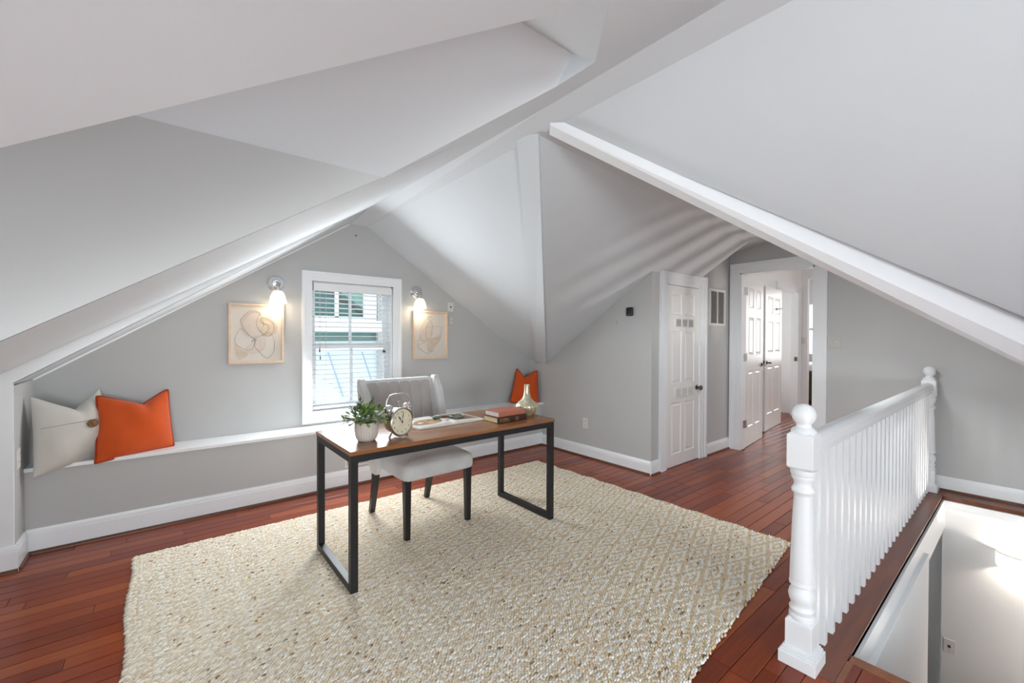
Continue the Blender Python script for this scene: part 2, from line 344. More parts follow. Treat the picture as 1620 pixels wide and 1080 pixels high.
# ------------------------------------------------------------------ stairwell below
st = MB().box((5.117, -.45, -2.6), (5.22, .475, -.03)).box((2.2, -.5, -2.6), (5.22, -.45, -.03)).box((5.25, .4, -2.6), (5.3, 2.0, -.27)).box((2.1, .475, -.27), (5.3, 2.0, -.05))
st.box((2.1, 2.0, -2.6), (5.3, 2.05, -.05)).box((2.15, -.5, -2.6), (2.2, 2.0, -.05))
struct('wall_stairwell', st, M_STAIRW)
struct('wall_stairwell_knee', MB().box((2.2, .438, -2.6), (4.05, .60, -.14)), M_STAIRW, bevel=.003)
struct('trim_9', MB().box((2.2, .462, -.27), (5.117, .475, -.03)).box((5.095, -.45, -.093), (5.117, .475, -.031)), M_TRIM)
struct('floor_lower', MB().box((2, -.6, -2.65), (5.4, 2.1, -2.6)), M_NOSE)
stt = MB()
for i in range(1, 12): stt.box((2.23+.26*(i-1), -.44, -.19*i-.03), (2.23+.26*i+.02, .42, -.19*i), 0).box((2.23+.26*i-.02, -.44, -.19*(i+1)), (2.23+.26*i, .42, -.19*i-.03), 1)
struct('floor_stair_flight', stt, [M_NOSE, M_TRIM])
t = thing('wall_sconce', 'white half-drum sconce glowing on the stairwell wall', 'lamp', (5.117, 0, -.4))
hp = [(-.10*math.sin(a)*1.0, .175*math.cos(a)) for a in np.linspace(0, PI, 20)]
pts = []
for zz, k in ((-.07, .86), (-.055, .97), (-.04, 1.0), (.06, 1.0)): pts.append([(x*k, yy*k, zz) for x, yy in hp])
mb = MB(); vs = [p for row in pts for p in row]; n = 20
mb.add(vs, [(r_*n+i, r_*n+i+1, (r_+1)*n+i+1, (r_+1)*n+i) for r_ in range(3) for i in range(n-1)])
M_SHADE2 = mat('frosted_glass_glow', (.9, .88, .84), .4, emit=(1, .95, .88), estr=.6)
part('lamp_shade', mb, M_SHADE2, t, smooth=50); part('rim', MB().tube([(x, yy, .06) for x, yy in hp], .004, 6), M_BRASS, t)
part('back_plate', MB().box((-.012, -.06, -.05), (0, .06, .045)), M_CHROME, t)
point('stair_bulb', (5.05, .0, -.385), 3.2, (1, .9, .78), .025)
sl_ = bpy.data.lights.new('stair_sconce_upbeam', 'SPOT'); sl_.energy = 42; sl_.color = (1, .93, .85); sl_.spot_size = math.radians(46); sl_.spot_blend = .6; sl_.shadow_soft_size = .03
so_ = bpy.data.objects.new('stair_sconce_upbeam', sl_); COL.objects.link(so_); so_.location = (5.03, 0, -.335); so_.rotation_euler = Vector((-.93, 2.3, 2.30)).to_track_quat('-Z', 'Y').to_euler()
point('added_stair_fill', (4.5, -.3, -1.0), 2.4, (1, .93, .86), .1)  # unseen fill added to lift the lower stairwell walls, no fixture

def plate(name, label, cat, loc, axis, kind, group=None, col=None, w=.072, h=.115):
    t = thing(name, label, cat, loc, 0, group)
    def B(x0, x1, y0, y1, z0, z1):     # local: x across, y out, z up
        if axis == '-y': return ((x0, -y1, z0), (x1, -y0, z1))
        return ((-y1, x0, z0), (-y0, x1, z1)) if axis == '-x' else ((y0, x0, z0), (y1, x1, z1))
    m = col or M_PLASTIC
    part('cover_plate', MB().box(*B(-w/2, w/2, 0, .006, -h/2, h/2)), m, t, bevel=.002)
    if kind == 'outlet':
        for zz in (-.022, .022):
            soc = part('socket', MB().box(*B(-.016, .016, .006, .009, zz-.014, zz+.014)), M_PLASTIC, t, bevel=.002)
            part('slot', MB().box(*B(-.008, -.006, .009, .0095, zz-.004, zz+.007)).box(*B(.006, .008, .009, .0095, zz-.004, zz+.007)), M_DARK, soc)
    elif kind == 'switch':
        for xx in ((-.024, .024) if w > .1 else (0,)):
            part('toggle', MB().box(*B(xx-.005, xx+.005, .006, .016, -.004, .012)), M_PLASTIC, t)
    elif kind == 'jack': part('jack', MB().box(*B(-.008, .008, .006, .01, -.01, .01)), M_DARKMETAL, t)
    return t
plate('light_switch', 'small white switch plate low on the stairwell wall', 'light switch', (5.117, .424, -1.255), '-x', 'jack')

# ------------------------------------------------------------------ railing
t = thing('stair_railing', 'white wooden railing with turned newel posts and square balusters beside the stairwell', 'railing', (2.03, .578, 0)); O = t.location
def newel(x, y, top, org):
    s_ = top/1.07; sq = MB(); ln = MB(); h = .047
    def blk(z0, z1, hh, c=.012):
        sq.add([(x+sx*q, y+sy*q, z) for z, q in ((z0, hh-c), (z0+c, hh), (z1-c, hh), (z1, hh-c)) for sx, sy in ((-1,-1),(1,-1),(1,1),(-1,1))],
               [(3,2,1,0), (12,13,14,15)]+[(k*4+i, k*4+(i+1)%4, k*4+4+(i+1)%4, k*4+4+i) for k in range(3) for i in range(4)])
    blk(0, .19*s_, h); lo = sq; sq = MB(); hi = sq; h2 = 0
    def blk2(z0, z1, hh, c=.012):
        sq.add([(x+sx*q, y+sy*q, z) for z, q in ((z0, hh-c), (z0+c, hh), (z1-c, hh), (z1, hh-c)) for sx, sy in ((-1,-1),(1,-1),(1,1),(-1,1))],
               [(3,2,1,0), (12,13,14,15)]+[(k*4+i, k*4+(i+1)%4, k*4+4+(i+1)%4, k*4+4+i) for k in range(3) for i in range(4)])
    blk2(.80*s_, .955*s_, h)
    pl = MB()
    for z0, z1, hh in ((0, .05, .066), (.05, .062, .06), (.062, .072, .054)): pl.box((x-hh, y-hh, z0), (x+hh, y+hh, z1))
    p = [(.046,.185),(.046,.2),(.04,.207),(.044,.216),(.046,.226),(.04,.236),(.038,.243),(.046,.262),(.049,.28),(.044,.30),(.037,.312),(.036,.318),(.046,.325),(.047,.333),(.044,.34),(.045,.345),
         (.043,.42),(.037,.6),(.032,.69),(.033,.70),(.041,.708),(.042,.718),(.036,.727),(.032,.738),(.034,.752),(.042,.766),(.041,.774),(.046,.781),(.046,.80)]
    ln.lathe([(a, z*s_) for a, z in p], 28, (x, y, 0))
    q = [(.045,.95),(.046,.958),(.040,.967),(.028,.975),(.026,.983)]
    q += [(.043*math.sin(a), 1.024-.046*math.cos(a)) for a in np.linspace(.65, PI-.03, 14)]
    fi = MB().lathe([(a, z*s_) for a, z in q], 28, (x, y, 0))
    b = part('newel_post', ln, M_TRIM, t, org, smooth=40)
    part('post_block', lo, M_TRIM, b, org, bevel=.002); part('post_block', hi, M_TRIM, b, org, bevel=.002); part('plinth', pl, M_TRIM, b, org, bevel=.003); part('ball_finial', fi, M_TRIM, b, org, smooth=40)
newel(2.03, .592, 1.063, O); newel(5.215, .577, 1.09, O)
sec = [(-.024, 0), (.024, 0), (.024, .02), (.03, .026), (.03, .04), (.027, .05), (.033, .058), (.033, .07), (.024, .082), (.008, .088), (-.008, .088), (-.024, .082), (-.033, .07), (-.033, .058), (-.027, .05), (-.03, .04), (-.03, .026), (-.024, .02)]
part('handrail', MB().prism([(2.075, .586+a, .848+z) for a, z in sec], (5.17-2.075, -.009, .008)), M_TRIM, t, O, smooth=35)
bal = part('baluster', MB().box((2.112-.017, .574-.017, .001), (2.112+.017, .574+.017, .85)), M_TRIM, t, O, bevel=.0015)
for i in range(1, 27):
    c = bal.copy(); COL.objects.link(c); c.parent = t; c.location = (.1145*i, .0003*i, 0)

# ------------------------------------------------------------------ window
win = struct('window_1', MB().box((WX0-.0, YW+.02, WZ0), (WX0+.012, YW+.15, WZ1)).box((WX1-.012, YW+.02, WZ0), (WX1, YW+.15, WZ1)).box((WX0, YW+.02, WZ1-.012), (WX1, YW+.15, WZ1)).box((WX0, YW+.02, WZ0), (WX1, YW+.15, WZ0+.015)), M_TRIM)
def casing(mb, x0, x1, z0, z1, wd, mk, four=True):   # stepped picture-frame casing, mk(x, depth, z)
    for a, b, d in ((0, wd*.28, .013), (wd*.28, wd*.75, .017), (wd*.75, wd, .026)):
        mb_in, mb_out = a, b
        P = lambda q: [(x0-q, z0-q if four else 0), (x0-q, z1+q), (x1+q, z1+q), (x1+q, z0-q if four else 0)]
        I, Q = P(mb_in), P(mb_out)
        for i in range(4 if four else 3):
            j = (i+1) % 4; poly = [I[i], I[j], Q[j], Q[i]]
            mb.add([mk(x, 0, z) for x, z in poly]+[mk(x, d, z) for x, z in poly], [(0,1,2,3),(4,5,6,7)]+[(k, (k+1)%4, (k+1)%4+4, k+4) for k in range(4)])
    return mb
part('casing', casing(MB(), WX0, WX1, WZ0, WZ1, .085, lambda x, d, z: (x, YW-d, z)), M_TRIM, win)
for nm, z0, z1, yy in (('upper_sash', 1.225, WZ1-.012, YW+.1165), ('lower_sash', WZ0+.015, 1.255, YW+.085)):
    x0, x1 = WX0+.012, WX1-.012; f = .045; sm = MB()
    sm.box((x0, yy, z0), (x0+f, yy+.03, z1)).box((x1-f, yy, z0), (x1, yy+.03, z1)).box((x0+f, yy, z0), (x1-f, yy+.03, z0+f)).box((x0+f, yy, z1-f*.8), (x1-f, yy+.03, z1))
    s_ = part(nm, sm, M_TRIM, win); cx = (x0+x1)/2
    part('muntin', MB().box((cx-.011, yy+.004, z0+f), (cx+.011, yy+.026, z1-f*.8)), M_TRIM, s_)
    for a, b in ((x0+f, cx-.011), (cx+.011, x1-f)): part('pane', MB().box((a, yy+.013, z0+f), (b, yy+.017, z1-f*.8)), M_GLASS, s_)
part('sash_lock', MB().box((WX1-.075, YW+.07, 1.17), (WX1-.05, YW+.085, 1.195)), M_DARKMETAL, win)
# blind
M_SLAT = mat('white_blind_slat', S(240, 241, 242), .45, noise=.01); M_CORD = mat('blind_cord', S(210, 205, 195), .9, noise=.05)
t = thing('window_blind', 'white slatted venetian blind with open slats in the gable window', 'blind', (1.43, YW+.035, .66)); O = t.location
bx0, bx1 = WX0+.016, WX1-.016
part('headrail', MB().box((bx0, YW-.004, 1.752), (bx1, YW+.06, 1.822)), M_SLAT, t, O, bevel=.003)
sl = None; nsl = 24; zs = np.linspace(.715, 1.735, nsl)
for z in zs:
    if sl is None:
        cs = [(-.024, -.004), (-.012, -.001), (0, 0), (.012, -.001), (.024, -.004)]
        sec = [(a, b+.0015) for a, b in cs]+[(a, b-.0015) for a, b in cs[::-1]]
        sl = part('slat', MB().prism([(bx0, YW+.036+a, z+b-.10*a) for a, b in sec], (bx1-bx0, 0, 0)), M_SLAT, t, O); z0 = z
    else:
        c = sl.copy(); COL.objects.link(c); c.parent = t; c.location = (0, 0, z-z0)
part('bottom_rail', MB().box((bx0, YW+.012, .668), (bx1, YW+.06, .69)), M_SLAT, t, O, bevel=.004)
for x in (bx0+.11, bx1-.11): part('ladder_cord', MB().box((x-.0015, YW+.0105, .69), (x+.0015, YW+.0125, 1.752)), M_CORD, t, O)
for x, zb in ((bx0+.052, 1.215), (bx0+.058, 1.145)):
    p = part('pull_cord', MB().box((x-.001, YW+.004, zb), (x+.001, YW+.006, 1.752)), M_CORD, t, O)
    part('tassel', MB().lathe([(.001, zb+.012), (.004, zb+.005), (.006, zb-.02), (.003, zb-.026)], 10, (x, YW+.005, 0)), M_DARKMETAL, p, O)

# neighbour's house outside
M_TEAL = mat('teal_siding', S(122, 160, 152), .6, noise=.06, nscale=5); M_EXT = mat('pale_exterior_paint', S(236, 240, 244), .6, noise=.02)
M_BLUE = mat('pale_blue_panel', S(214, 228, 240), .6, noise=.02); M_DKT = mat('dark_teal_glass', S(84, 116, 112), .15, noise=.1); M_SEAMB = mat('slate_blue_seam', S(150, 175, 200), .6)
t = thing('neighbour_house', 'pale neighbouring house with teal siding seen through the window blind', 'house', (2.3, 7.2, 0)); O = t.location
part('lower_wall', MB().box((-1.5, 7.1, -3), (2.99, 7.2, 1.25)), M_BLUE, t, O)
part('upper_wall', MB().box((-1.5, 7.15, 1.25), (4.6, 7.25, 4)), M_TEAL, t, O)
for i in range(8): part('siding_board', MB().prism([(-1.5, 7.15, 1.28+.045*i), (-1.5, 7.128, 1.28+.045*i), (-1.5, 7.147, 1.325+.045*i)], (4.4, 0, 0)), M_TEAL, t, O)
part('window_glass', MB().box((1.5, 7.12, 1.66), (2.6, 7.15, 2.25)), M_DKT, t, O)
part('painted_glass_reflection', MB().prism([(1.9, 7.115, 2.2), (2.62, 7.115, 1.72), (2.62, 7.115, 1.66), (1.9, 7.115, 2.12)], (0, .01, 0)), M_DARKMETAL, t, O)  # dark diagonal imitating a roofline reflected in the glass
part('gable_panel', MB().prism([(1.95, 7.112, 2.25), (2.6, 7.112, 1.80), (2.6, 7.112, 2.25)], (0, .01, 0)), M_TEAL, t, O)
part('window_trim', MB().box((2.14, 7.09, 1.64), (2.2, 7.12, 2.3)).box((1.4, 7.09, 1.58), (2.75, 7.12, 1.66)), M_EXT, t, O)
part('corner_board', MB().box((2.6, 7.07, 1.45), (2.74, 7.12, 2.4)).box((2.74, 7.07, 1.45), (2.82, 7.12, 2.4)), M_EXT, t, O)
part('ledge', MB().box((1.2, 7.03, 1.40), (2.99, 7.13, 1.60)).box((1.2, 7.0, 1.12), (2.99, 7.13, 1.17)), M_EXT, t, O)
for xa, za, xb, zb in ((2.03, 1.08, 2.26, .36), (2.57, 1.08, 2.76, .5)): part('panel_seam', MB().prism([(xa, 7.09, za), (xa+.016, 7.09, za), (xb+.016, 7.09, zb), (xb, 7.09, zb)], (0, .012, 0)), M_SEAMB, t, O)
part('side_wall', MB().box((2.83, 7.04, -3), (3.6, 7.24, 4)), mat('grey_side_wall', S(178, 180, 182), .7, noise=.05), t, O)

# ------------------------------------------------------------------ closet door
def panel_door(name_root, parent, W_, H_, T_, m, panels, mk, leaf='door_leaf'):
    # slab with recessed mouldings and raised panels; mk(u, d, z): u along, d out of face
    mb = MB(); us = [0, W_]
    mb.add([mk(a, d, z) for a, d, z in ((0,0,.006),(W_,0,.006),(W_,-T_,.006),(0,-T_,.006),(0,0,H_),(W_,0,H_),(W_,-T_,H_),(0,-T_,H_))], [(0,3,2,1),(4,5,6,7),(1,2,6,5),(2,3,7,6),(3,0,4,7)])
    # front face as grid with holes
    xs = sorted({0, W_, *[q for p in panels for q in (p[0], p[1])]}); zs_ = sorted({.006, H_, *[q for p in panels for q in (p[2], p[3])]})
    for i in range(len(xs)-1):
        for j in range(len(zs_)-1):
            cx, cz = (xs[i]+xs[i+1])/2, (zs_[j]+zs_[j+1])/2
            if any(p[0] < cx < p[1] and p[2] < cz < p[3] for p in panels): continue
            mb.add([mk(xs[i],0,zs_[j]), mk(xs[i+1],0,zs_[j]), mk(xs[i+1],0,zs_[j+1]), mk(xs[i],0,zs_[j+1])], [(0,1,2,3)])
    lf = part(leaf, mb, m, parent[0], parent[1])
    for p in panels:
        pm = MB(); rings = []
        for ins, d in ((0, 0), (.009, -.009), (.017, -.009), (.034, -.003)):
            rings.append([mk(p[0]+ins, d, p[2]+ins), mk(p[1]-ins, d, p[2]+ins), mk(p[1]-ins, d, p[3]-ins), mk(p[0]+ins, d, p[3]-ins)])
        pm.add([q for r_ in rings for q in r_], [(k*4+i, k*4+(i+1)%4, k*4+4+(i+1)%4, k*4+4+i) for k in range(3) for i in range(4)]+[(12,13,14,15)])
        part('panel', pm, m, lf, parent[1])
    return lf
d1 = struct('door_1', casing(MB(), DX0, DX1, 0, DZ, .115, lambda x, d, z: (x, YC-d, z), four=False).box((DX0, YC-.013, 0), (DX0+.014, YC+.1, DZ)).box((DX1-.014, YC-.013, 0), (DX1, YC+.1, DZ)).box((DX0, YC-.013, DZ-.014), (DX1, YC+.1, DZ)), M_TRIM)
w_ = DX1-DX0-.034; x0 = DX0+.017
lf = panel_door('d', (d1, (0,0,0)), w_, DZ-.018, .034, M_DOOR, [(.10,.30,1.565,1.795),(w_-.30,w_-.10,1.565,1.795),(.10,.30,.86,1.40),(w_-.30,w_-.10,.86,1.40),(.10,.30,.13,.66),(w_-.30,w_-.10,.13,.66)], lambda a, d, z: (x0+a, YC+.004-d, z))
def louvre(z, lab):
    for k in range(3):
        xa = x0+.165+k*.125
        fr = MB().box((xa, YC-.004, z-.05), (xa+.118, YC+.004, z+.05))
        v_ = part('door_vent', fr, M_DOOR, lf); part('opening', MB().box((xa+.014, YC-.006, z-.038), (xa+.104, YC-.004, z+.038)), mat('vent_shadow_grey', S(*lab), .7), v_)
        for q in range(5): zz = z-.03+q*.015; part('louvre', MB().prism([(xa+.014, YC-.006, zz-.005), (xa+.014, YC-.012, zz-.003), (xa+.014, YC-.006, zz+.003)], (.09, 0, 0)), M_DOOR, v_)
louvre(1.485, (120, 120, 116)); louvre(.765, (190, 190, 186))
kx = DX1-.07
kn = part('knob', MB().lathe([(.026,.0),(.027,.005),(.012,.009),(.010,.03),(.02,.036),(.027,.048),(.024,.06),(.008,.066)], 20, (kx, YC+.002, .79), '-y'), M_DARKMETAL, lf, smooth=40)
for z in (.25, .95, 1.62): part('hinge', MB().box((DX0+.006, YC-.008, z-.045), (DX0+.018, YC+.004, z+.045)), M_DARKMETAL, d1)

# return-air grille
M_GRVOID = mat('grille_grey', S(150, 146, 142), .6, noise=.1, nscale=60)
t = thing('return_air_grille', 'white framed return-air grille on the grey wall beside the closet door', 'vent', (4.98, YC, 1.68)); O = t.location
gx0, gx1, gz0, gz1 = 4.79, 5.175, 1.47, 1.895
part('frame', MB().box((gx0, YC-.014, gz0), (gx0+.03, YC, gz1)).box((gx1-.03, YC-.014, gz0), (gx1, YC, gz1)).box((gx0+.03, YC-.014, gz0), (gx1-.03, YC, gz0+.03)).box((gx0+.03, YC-.014, gz1-.03), (gx1-.03, YC, gz1)).box(((gx0+gx1)/2-.008, YC-.0135, gz0+.03), ((gx0+gx1)/2+.008, YC, gz1-.03)), M_PLASTIC, t, O)
part('backing', MB().box((gx0+.03, YC-.003, gz0+.03), (gx1-.03, YC, gz1-.03)), mat('grille_shadow', S(95, 92, 90), .8), t, O)
for i in range(24):
    z = gz0+.036+i*.0148
    part('louvre', MB().prism([(gx0+.03, YC-.003, z+.004), (gx0+.03, YC-.011, z-.004), (gx0+.03, YC-.011, z-.0015), (gx0+.03, YC-.003, z+.0065)], (gx1-gx0-.06, 0, 0)), M_GRVOID, t, O)

# ------------------------------------------------------------------ doorway to the hall and what lies beyond
d2 = struct('door_2', casing(MB(), HY0, HY1, 0, HZ, .112, lambda y, d, z: (XD-d, y, z), four=False).box((XD-.012, HY0, 0), (XD+.12, HY0+.016, HZ)).box((XD-.012, HY1-.016, 0), (XD+.12, HY1, HZ)).box((XD-.012, HY0, HZ-.016), (XD+.12, HY1, HZ)), M_TRIM)
def hall_leaf(parent, p0, p1, H_, lever_u, robe=None):
    p0 = Vector((*p0, 0)); p1 = Vector((*p1, 0)); L = (p1-p0).length; t_ = (p1-p0).normalized(); n_ = Vector((t_.y, -t_.x, 0))
    mk = lambda a, d, z: tuple(p0+t_*a+n_*d+Vector((0, 0, z)))
    a, b = .12, L/2-.05
    lf = panel_door('x', (parent, (0,0,0)), L, H_, .036, M_DOOR, [(a,b,H_-.38,H_-.14),(L-b,L-a,H_-.38,H_-.14),(a,b,1.12,H_-.50),(L-b,L-a,1.12,H_-.50),(a,b,.24,.92),(L-b,L-a,.24,.92)], mk)
    c = p0+t_*lever_u; dr_ = t_ if lever_u < L/2 else -t_; z = .98
    lv = MB()
    for sg, off in ((1, 0), (-1, .036)):
        e = n_*sg; c0 = c-n_*off+Vector((0, 0, z))
        lv.tube([c0, c0+e*.008], .028, 14); lv.tube([c0+e*.005, c0+e*.05], .011, 8); lv.tube([c0+e*.048, c0+e*.05+dr_*.05, c0+e*.045+dr_*.12+Vector((0,0,.006))], [.011, .010, .007], 8)
    part('lever_handle', lv, M_DARKMETAL, lf)
    ed = p0+t_*(L if lever_u > L/2 else 0); part('latch_plate', MB().prism([ed-n_*.006+Vector((0,0,z-.03)), ed-n_*.03+Vector((0,0,z-.03)), ed-n_*.03+Vector((0,0,z+.03)), ed-n_*.006+Vector((0,0,z+.03))], t_*(.002 if lever_u > L/2 else -.002)), M_BRASS, lf)
    if robe:
        c = p0+t_*robe+Vector((0, 0, 1.77)); h = MB().tube([c, c+n_*.006], .022, 10)
        h.tube([c+n_*.004, c+n_*.05, c+n_*.06-t_*.03], .006, 6).tube([c+n_*.004, c+n_*.05, c+n_*.06+t_*.035+Vector((0,0,.008))], .006, 6); part('robe_hook', h, M_DARKMETAL, lf)
    return lf
hall_leaf(d2, (5.44, 2.197), (6.205, 2.287), 2.085, .70)
for z in (.30, 1.10, 1.89): part('hinge', MB().box((5.355, 2.184, z-.045), (5.44, 2.193, z+.045)).lathe([(.008, z-.047), (.008, z+.047)], 10, (5.438, 2.186, 0)), M_CHROME, d2)
hw = MB().box((5.41, 2.56, 0), (7.52, 2.66, 2.9)).box((8.42, 2.56, 0), (8.65, 2.66, 2.9)).box((7.52, 2.56, 2.12), (8.42, 2.66, 2.9)).box((8.55, 2.455, 0), (8.65, 2.56, 2.9)).box((8.55, 2.455, 2.35), (8.65, 0, 2.9)).box((8.55, -1, 0), (8.65, 1.2, 2.9))
struct('wall_hall', hw, M_HALL)
struct('wall_hall_south', MB().box((5.41, -1.05, 0), (8.6, -1, 2.9)), M_HALL)
struct('ceiling_hall', MB().box((5.3, -1.1, 2.8), (12.2, 4.6, 2.86)), M_CEIL)
struct('wall_far_room', MB().box((7.0, 4.4, 0), (8.65, 4.45, 2.9)).box((7.0, 2.66, 0), (7.05, 4.4, 2.9)).box((8.6, 2.66, 0), (8.65, 4.4, 2.9)), M_HALL)
struct('wall_bedroom', MB().box((8.65, 4.0, 0), (12.2, 4.05, 2.9)).box((12.1, -1, 0), (12.2, 4.05, .9)).box((12.1, -1, 2.2), (12.2, 4.05, 2.9)).box((12.1, -1, .9), (12.2, 2.0, 2.2)).box((12.1, 3.6, .9), (12.2, 4.05, 2.2)).box((8.6, -1.05, 0), (12.2, -1, 2.9)), M_HALL)
w4 = struct('window_2', MB().box((12.09, 2.0, .9), (12.14, 2.06, 2.2)).box((12.09, 3.54, .9), (12.14, 3.6, 2.2)).box((12.09, 2.0, 1.52), (12.14, 3.6, 1.58)).box((12.09, 2.0, .9), (12.14, 3.6, .96)).box((12.09, 2.0, 2.14), (12.14, 3.6, 2.2)), M_TRIM)
d3 = struct('door_3', casing(MB(), 7.52, 8.42, 0, 2.12, .10, lambda x, d, z: (x, 2.56-d, z), four=False).box((7.52, 2.545, 0), (7.535, 2.66, 2.12)).box((8.405, 2.545, 0), (8.42, 2.66, 2.12)).box((7.52, 2.545, 2.105), (8.42, 2.66, 2.12)), M_TRIM)
hall_leaf(d3, (6.592, 2.40), (7.505, 2.50), 2.07, .07, .62)
part('strike_plate', MB().box((8.395, 2.56, .94), (8.405, 2.60, 1.01)), M_DARKMETAL, d3)
base('baseboard_hall', (8.55, 2.455), (8.55, 2.56), -1, 0, .12, False)
plate('light_switch', 'white switch plate on the bright hall wall seen through the doorway', 'light switch', (8.55, 2.51, 1.29), '-x', 'switch', w=.06)
t = thing('bed', 'bed with dark green base glimpsed in the room beyond the hall', 'bed', (10.6, 3.1, 0)); O = t.location
part('bed_base', MB().rbox((10.9, 3.2, .33), (1.2, 1.3, .62), .04), fabric('green_velvet', S(62, 76, 40), noise=.2, ns=20), t, O, smooth=50)
part('mattress', MB().rbox((10.9, 3.2, .72), (1.18, 1.28, .16), .05), mat('white_linen', S(240, 240, 240), .9, noise=.02), t, O, smooth=50)

# ------------------------------------------------------------------ wall fittings
t = thing('thermostat', 'black rounded square thermostat on the grey wall near the closet', 'thermostat', (XR, 2.578, 1.592))
part('body', MB().rbox((-.014, 0, 0), (.028, .078, .088), .02), M_SENSOR, t, smooth=60)
part('mount_lip', MB().box((-.012, -.018, -.048), (0, .018, -.042)), M_PLASTIC, t)
tag(MB().lathe([(.004, 0), (.005, .004), (.002, .006)], 10, (XR, 2.745, 1.497), '-x').lathe([(.004, 0), (.004, .003)], 8, (XR, 2.738, 1.475), '-x').build('wall_anchor', M_DARKMETAL), 'tiny dark screw anchor in the grey wall below the thermostat', 'wall anchor')
tag(MB().lathe([(.008, 0), (.009, .004), (.003, .006)], 12, (1.44, YW, 2.30), '-y').build('wall_anchor', M_DARKMETAL), 'tiny screw cap high on the gable wall above the window', 'wall anchor')
plate('power_outlet', 'white power outlet low on the thermostat wall right of the desk', 'outlet', (XR, 3.16, .376), '-x', 'outlet')
plate('power_outlet', 'white power outlet low on the left niche wall below the oatmeal pillow', 'outlet', (-.65, 3.72, .62), 'x', 'outlet')
M_PAINTED = mat('grey_painted_plate', S(196, 193, 188), .5, noise=.01)
plate('power_outlet', 'wall outlet right of the right picture on the gable wall', 'outlet', (2.50, YW, 1.514), '-y', 'outlet', col=M_PAINTED)
plate('cable_jack_plate', 'cable jack plate above the outlet beside the right picture', 'wall plate', (2.492, YW, 1.665), '-y', 'jack', w=.07, h=.10)
plate('light_switch', 'double light switch on the grey wall right of the hall doorway', 'light switch', (XD, 1.288, 1.292), '-x', 'switch', w=.115, col=M_PAINTED)
t = thing('heating_vent', 'white heating register on the bench front behind the desk', 'vent', (1.43, YB, .225)); O = t.location
part('frame', MB().box((1.25, YB-.008, .165), (1.60, YB, .185)).box((1.25, YB-.008, .262), (1.60, YB, .285)).box((1.25, YB-.008, .185), (1.27, YB, .262)).box((1.58, YB-.008, .185), (1.60, YB, .262)), M_PLASTIC, t, O)
part('backing', MB().box((1.27, YB-.002, .185), (1.58, YB, .262)), M_DARK, t, O)
for i in range(15): xx = 1.276+i*.0207; part('fin', MB().box((xx, YB-.007, .185), (xx+.008, YB-.001, .262)), M_PLASTIC, t, O)

# sconces
def sconce(x, z, label):
    t = thing('wall_lamp', label, 'lamp', (x, YW, z), 0, None)
    part('back_plate', MB().lathe([(.069,0),(.069,.006),(.063,.012),(.060,.012),(.056,.017),(.052,.017),(.048,.022),(.036,.022),(.03,.03),(.012,.034)], 32, (0,0,0), '-y'), M_CHROME, t, smooth=35)
    part('arm', MB().tube([(0,-.028,.0),(0,-.055,.004),(0,-.078,-.006),(0,-.085,-.03),(0,-.085,-.05)], .010, 10).lathe([(.0, -.05),(.022,-.052),(.026,-.062),(.026,-.075),(.022,-.08)], 20, (0,-.085,0)), M_CHROME, t, smooth=50)
    pr = [(.024,-.068),(.034,-.074),(.046,-.09),(.056,-.115),(.063,-.145),(.068,-.172),(.066,-.172),(.060,-.145),(.053,-.115),(.043,-.092),(.03,-.077)]
    part('lamp_shade', MB().lathe(pr, 28, (0,-.085,0), cap=False), M_SHADE, t, smooth=60)
    part('bulb', MB().lathe([(.008,-.07),(.012,-.085),(.022,-.11),(.024,-.125),(.017,-.145),(.004,-.151)], 16, (0,-.085,0)), M_BULB, t, smooth=60)
    return t
M_SHADE = mat('opal_glass_shade', (.95, .92, .86), .3, emit=(1, .9, .72), estr=.5)
M_BULB = mat('lit_bulb', (1, .95, .85), .4, emit=(1, .86, .62), estr=2.5)
sconce(.757, 1.785, 'chrome wall lamp with a glowing glass shade left of the window')
sconce(2.075, 1.80, 'chrome wall lamp with a glowing glass shade right of the window')
for x, z in ((.757, 1.785), (2.075, 1.80)): point('sconce_bulb', (x, YW-.085, z-.20), 0.55, (1, .80, .55), .035)

# pictures
M_FRAME = mat('blond_wood_frame', S(222, 196, 172), .5, noise=.08, nscale=8, stretch=(3, 3, 3)); M_PAPER = mat('cream_paper', S(216, 209, 200), .9, noise=.02, nscale=9)
M_LINE = mat('ink_line', S(92, 84, 78), .9); M_LINE2 = mat('faint_pencil_line', S(166, 152, 140), .9)
M_BLOB = mat('sand_wash', S(208, 193, 175), .95, noise=.06, nscale=14); M_BLOB2 = mat('pale_pink_wash', S(212, 199, 188), .95, noise=.04, nscale=14)
def closed(pts, n=10):     # smooth closed Catmull-Rom
    out = []; k = len(pts)
    for i in range(k):
        p0, p1, p2, p3 = [Vector(pts[(i+j-1) % k]) for j in range(4)]
        for q in range(n):
            t = q/n; out.append(.5*((2*p1)+(p2-p0)*t+(2*p0-5*p1+4*p2-p3)*t*t+(3*p1-p0-3*p2+p3)*t**3))
    return out
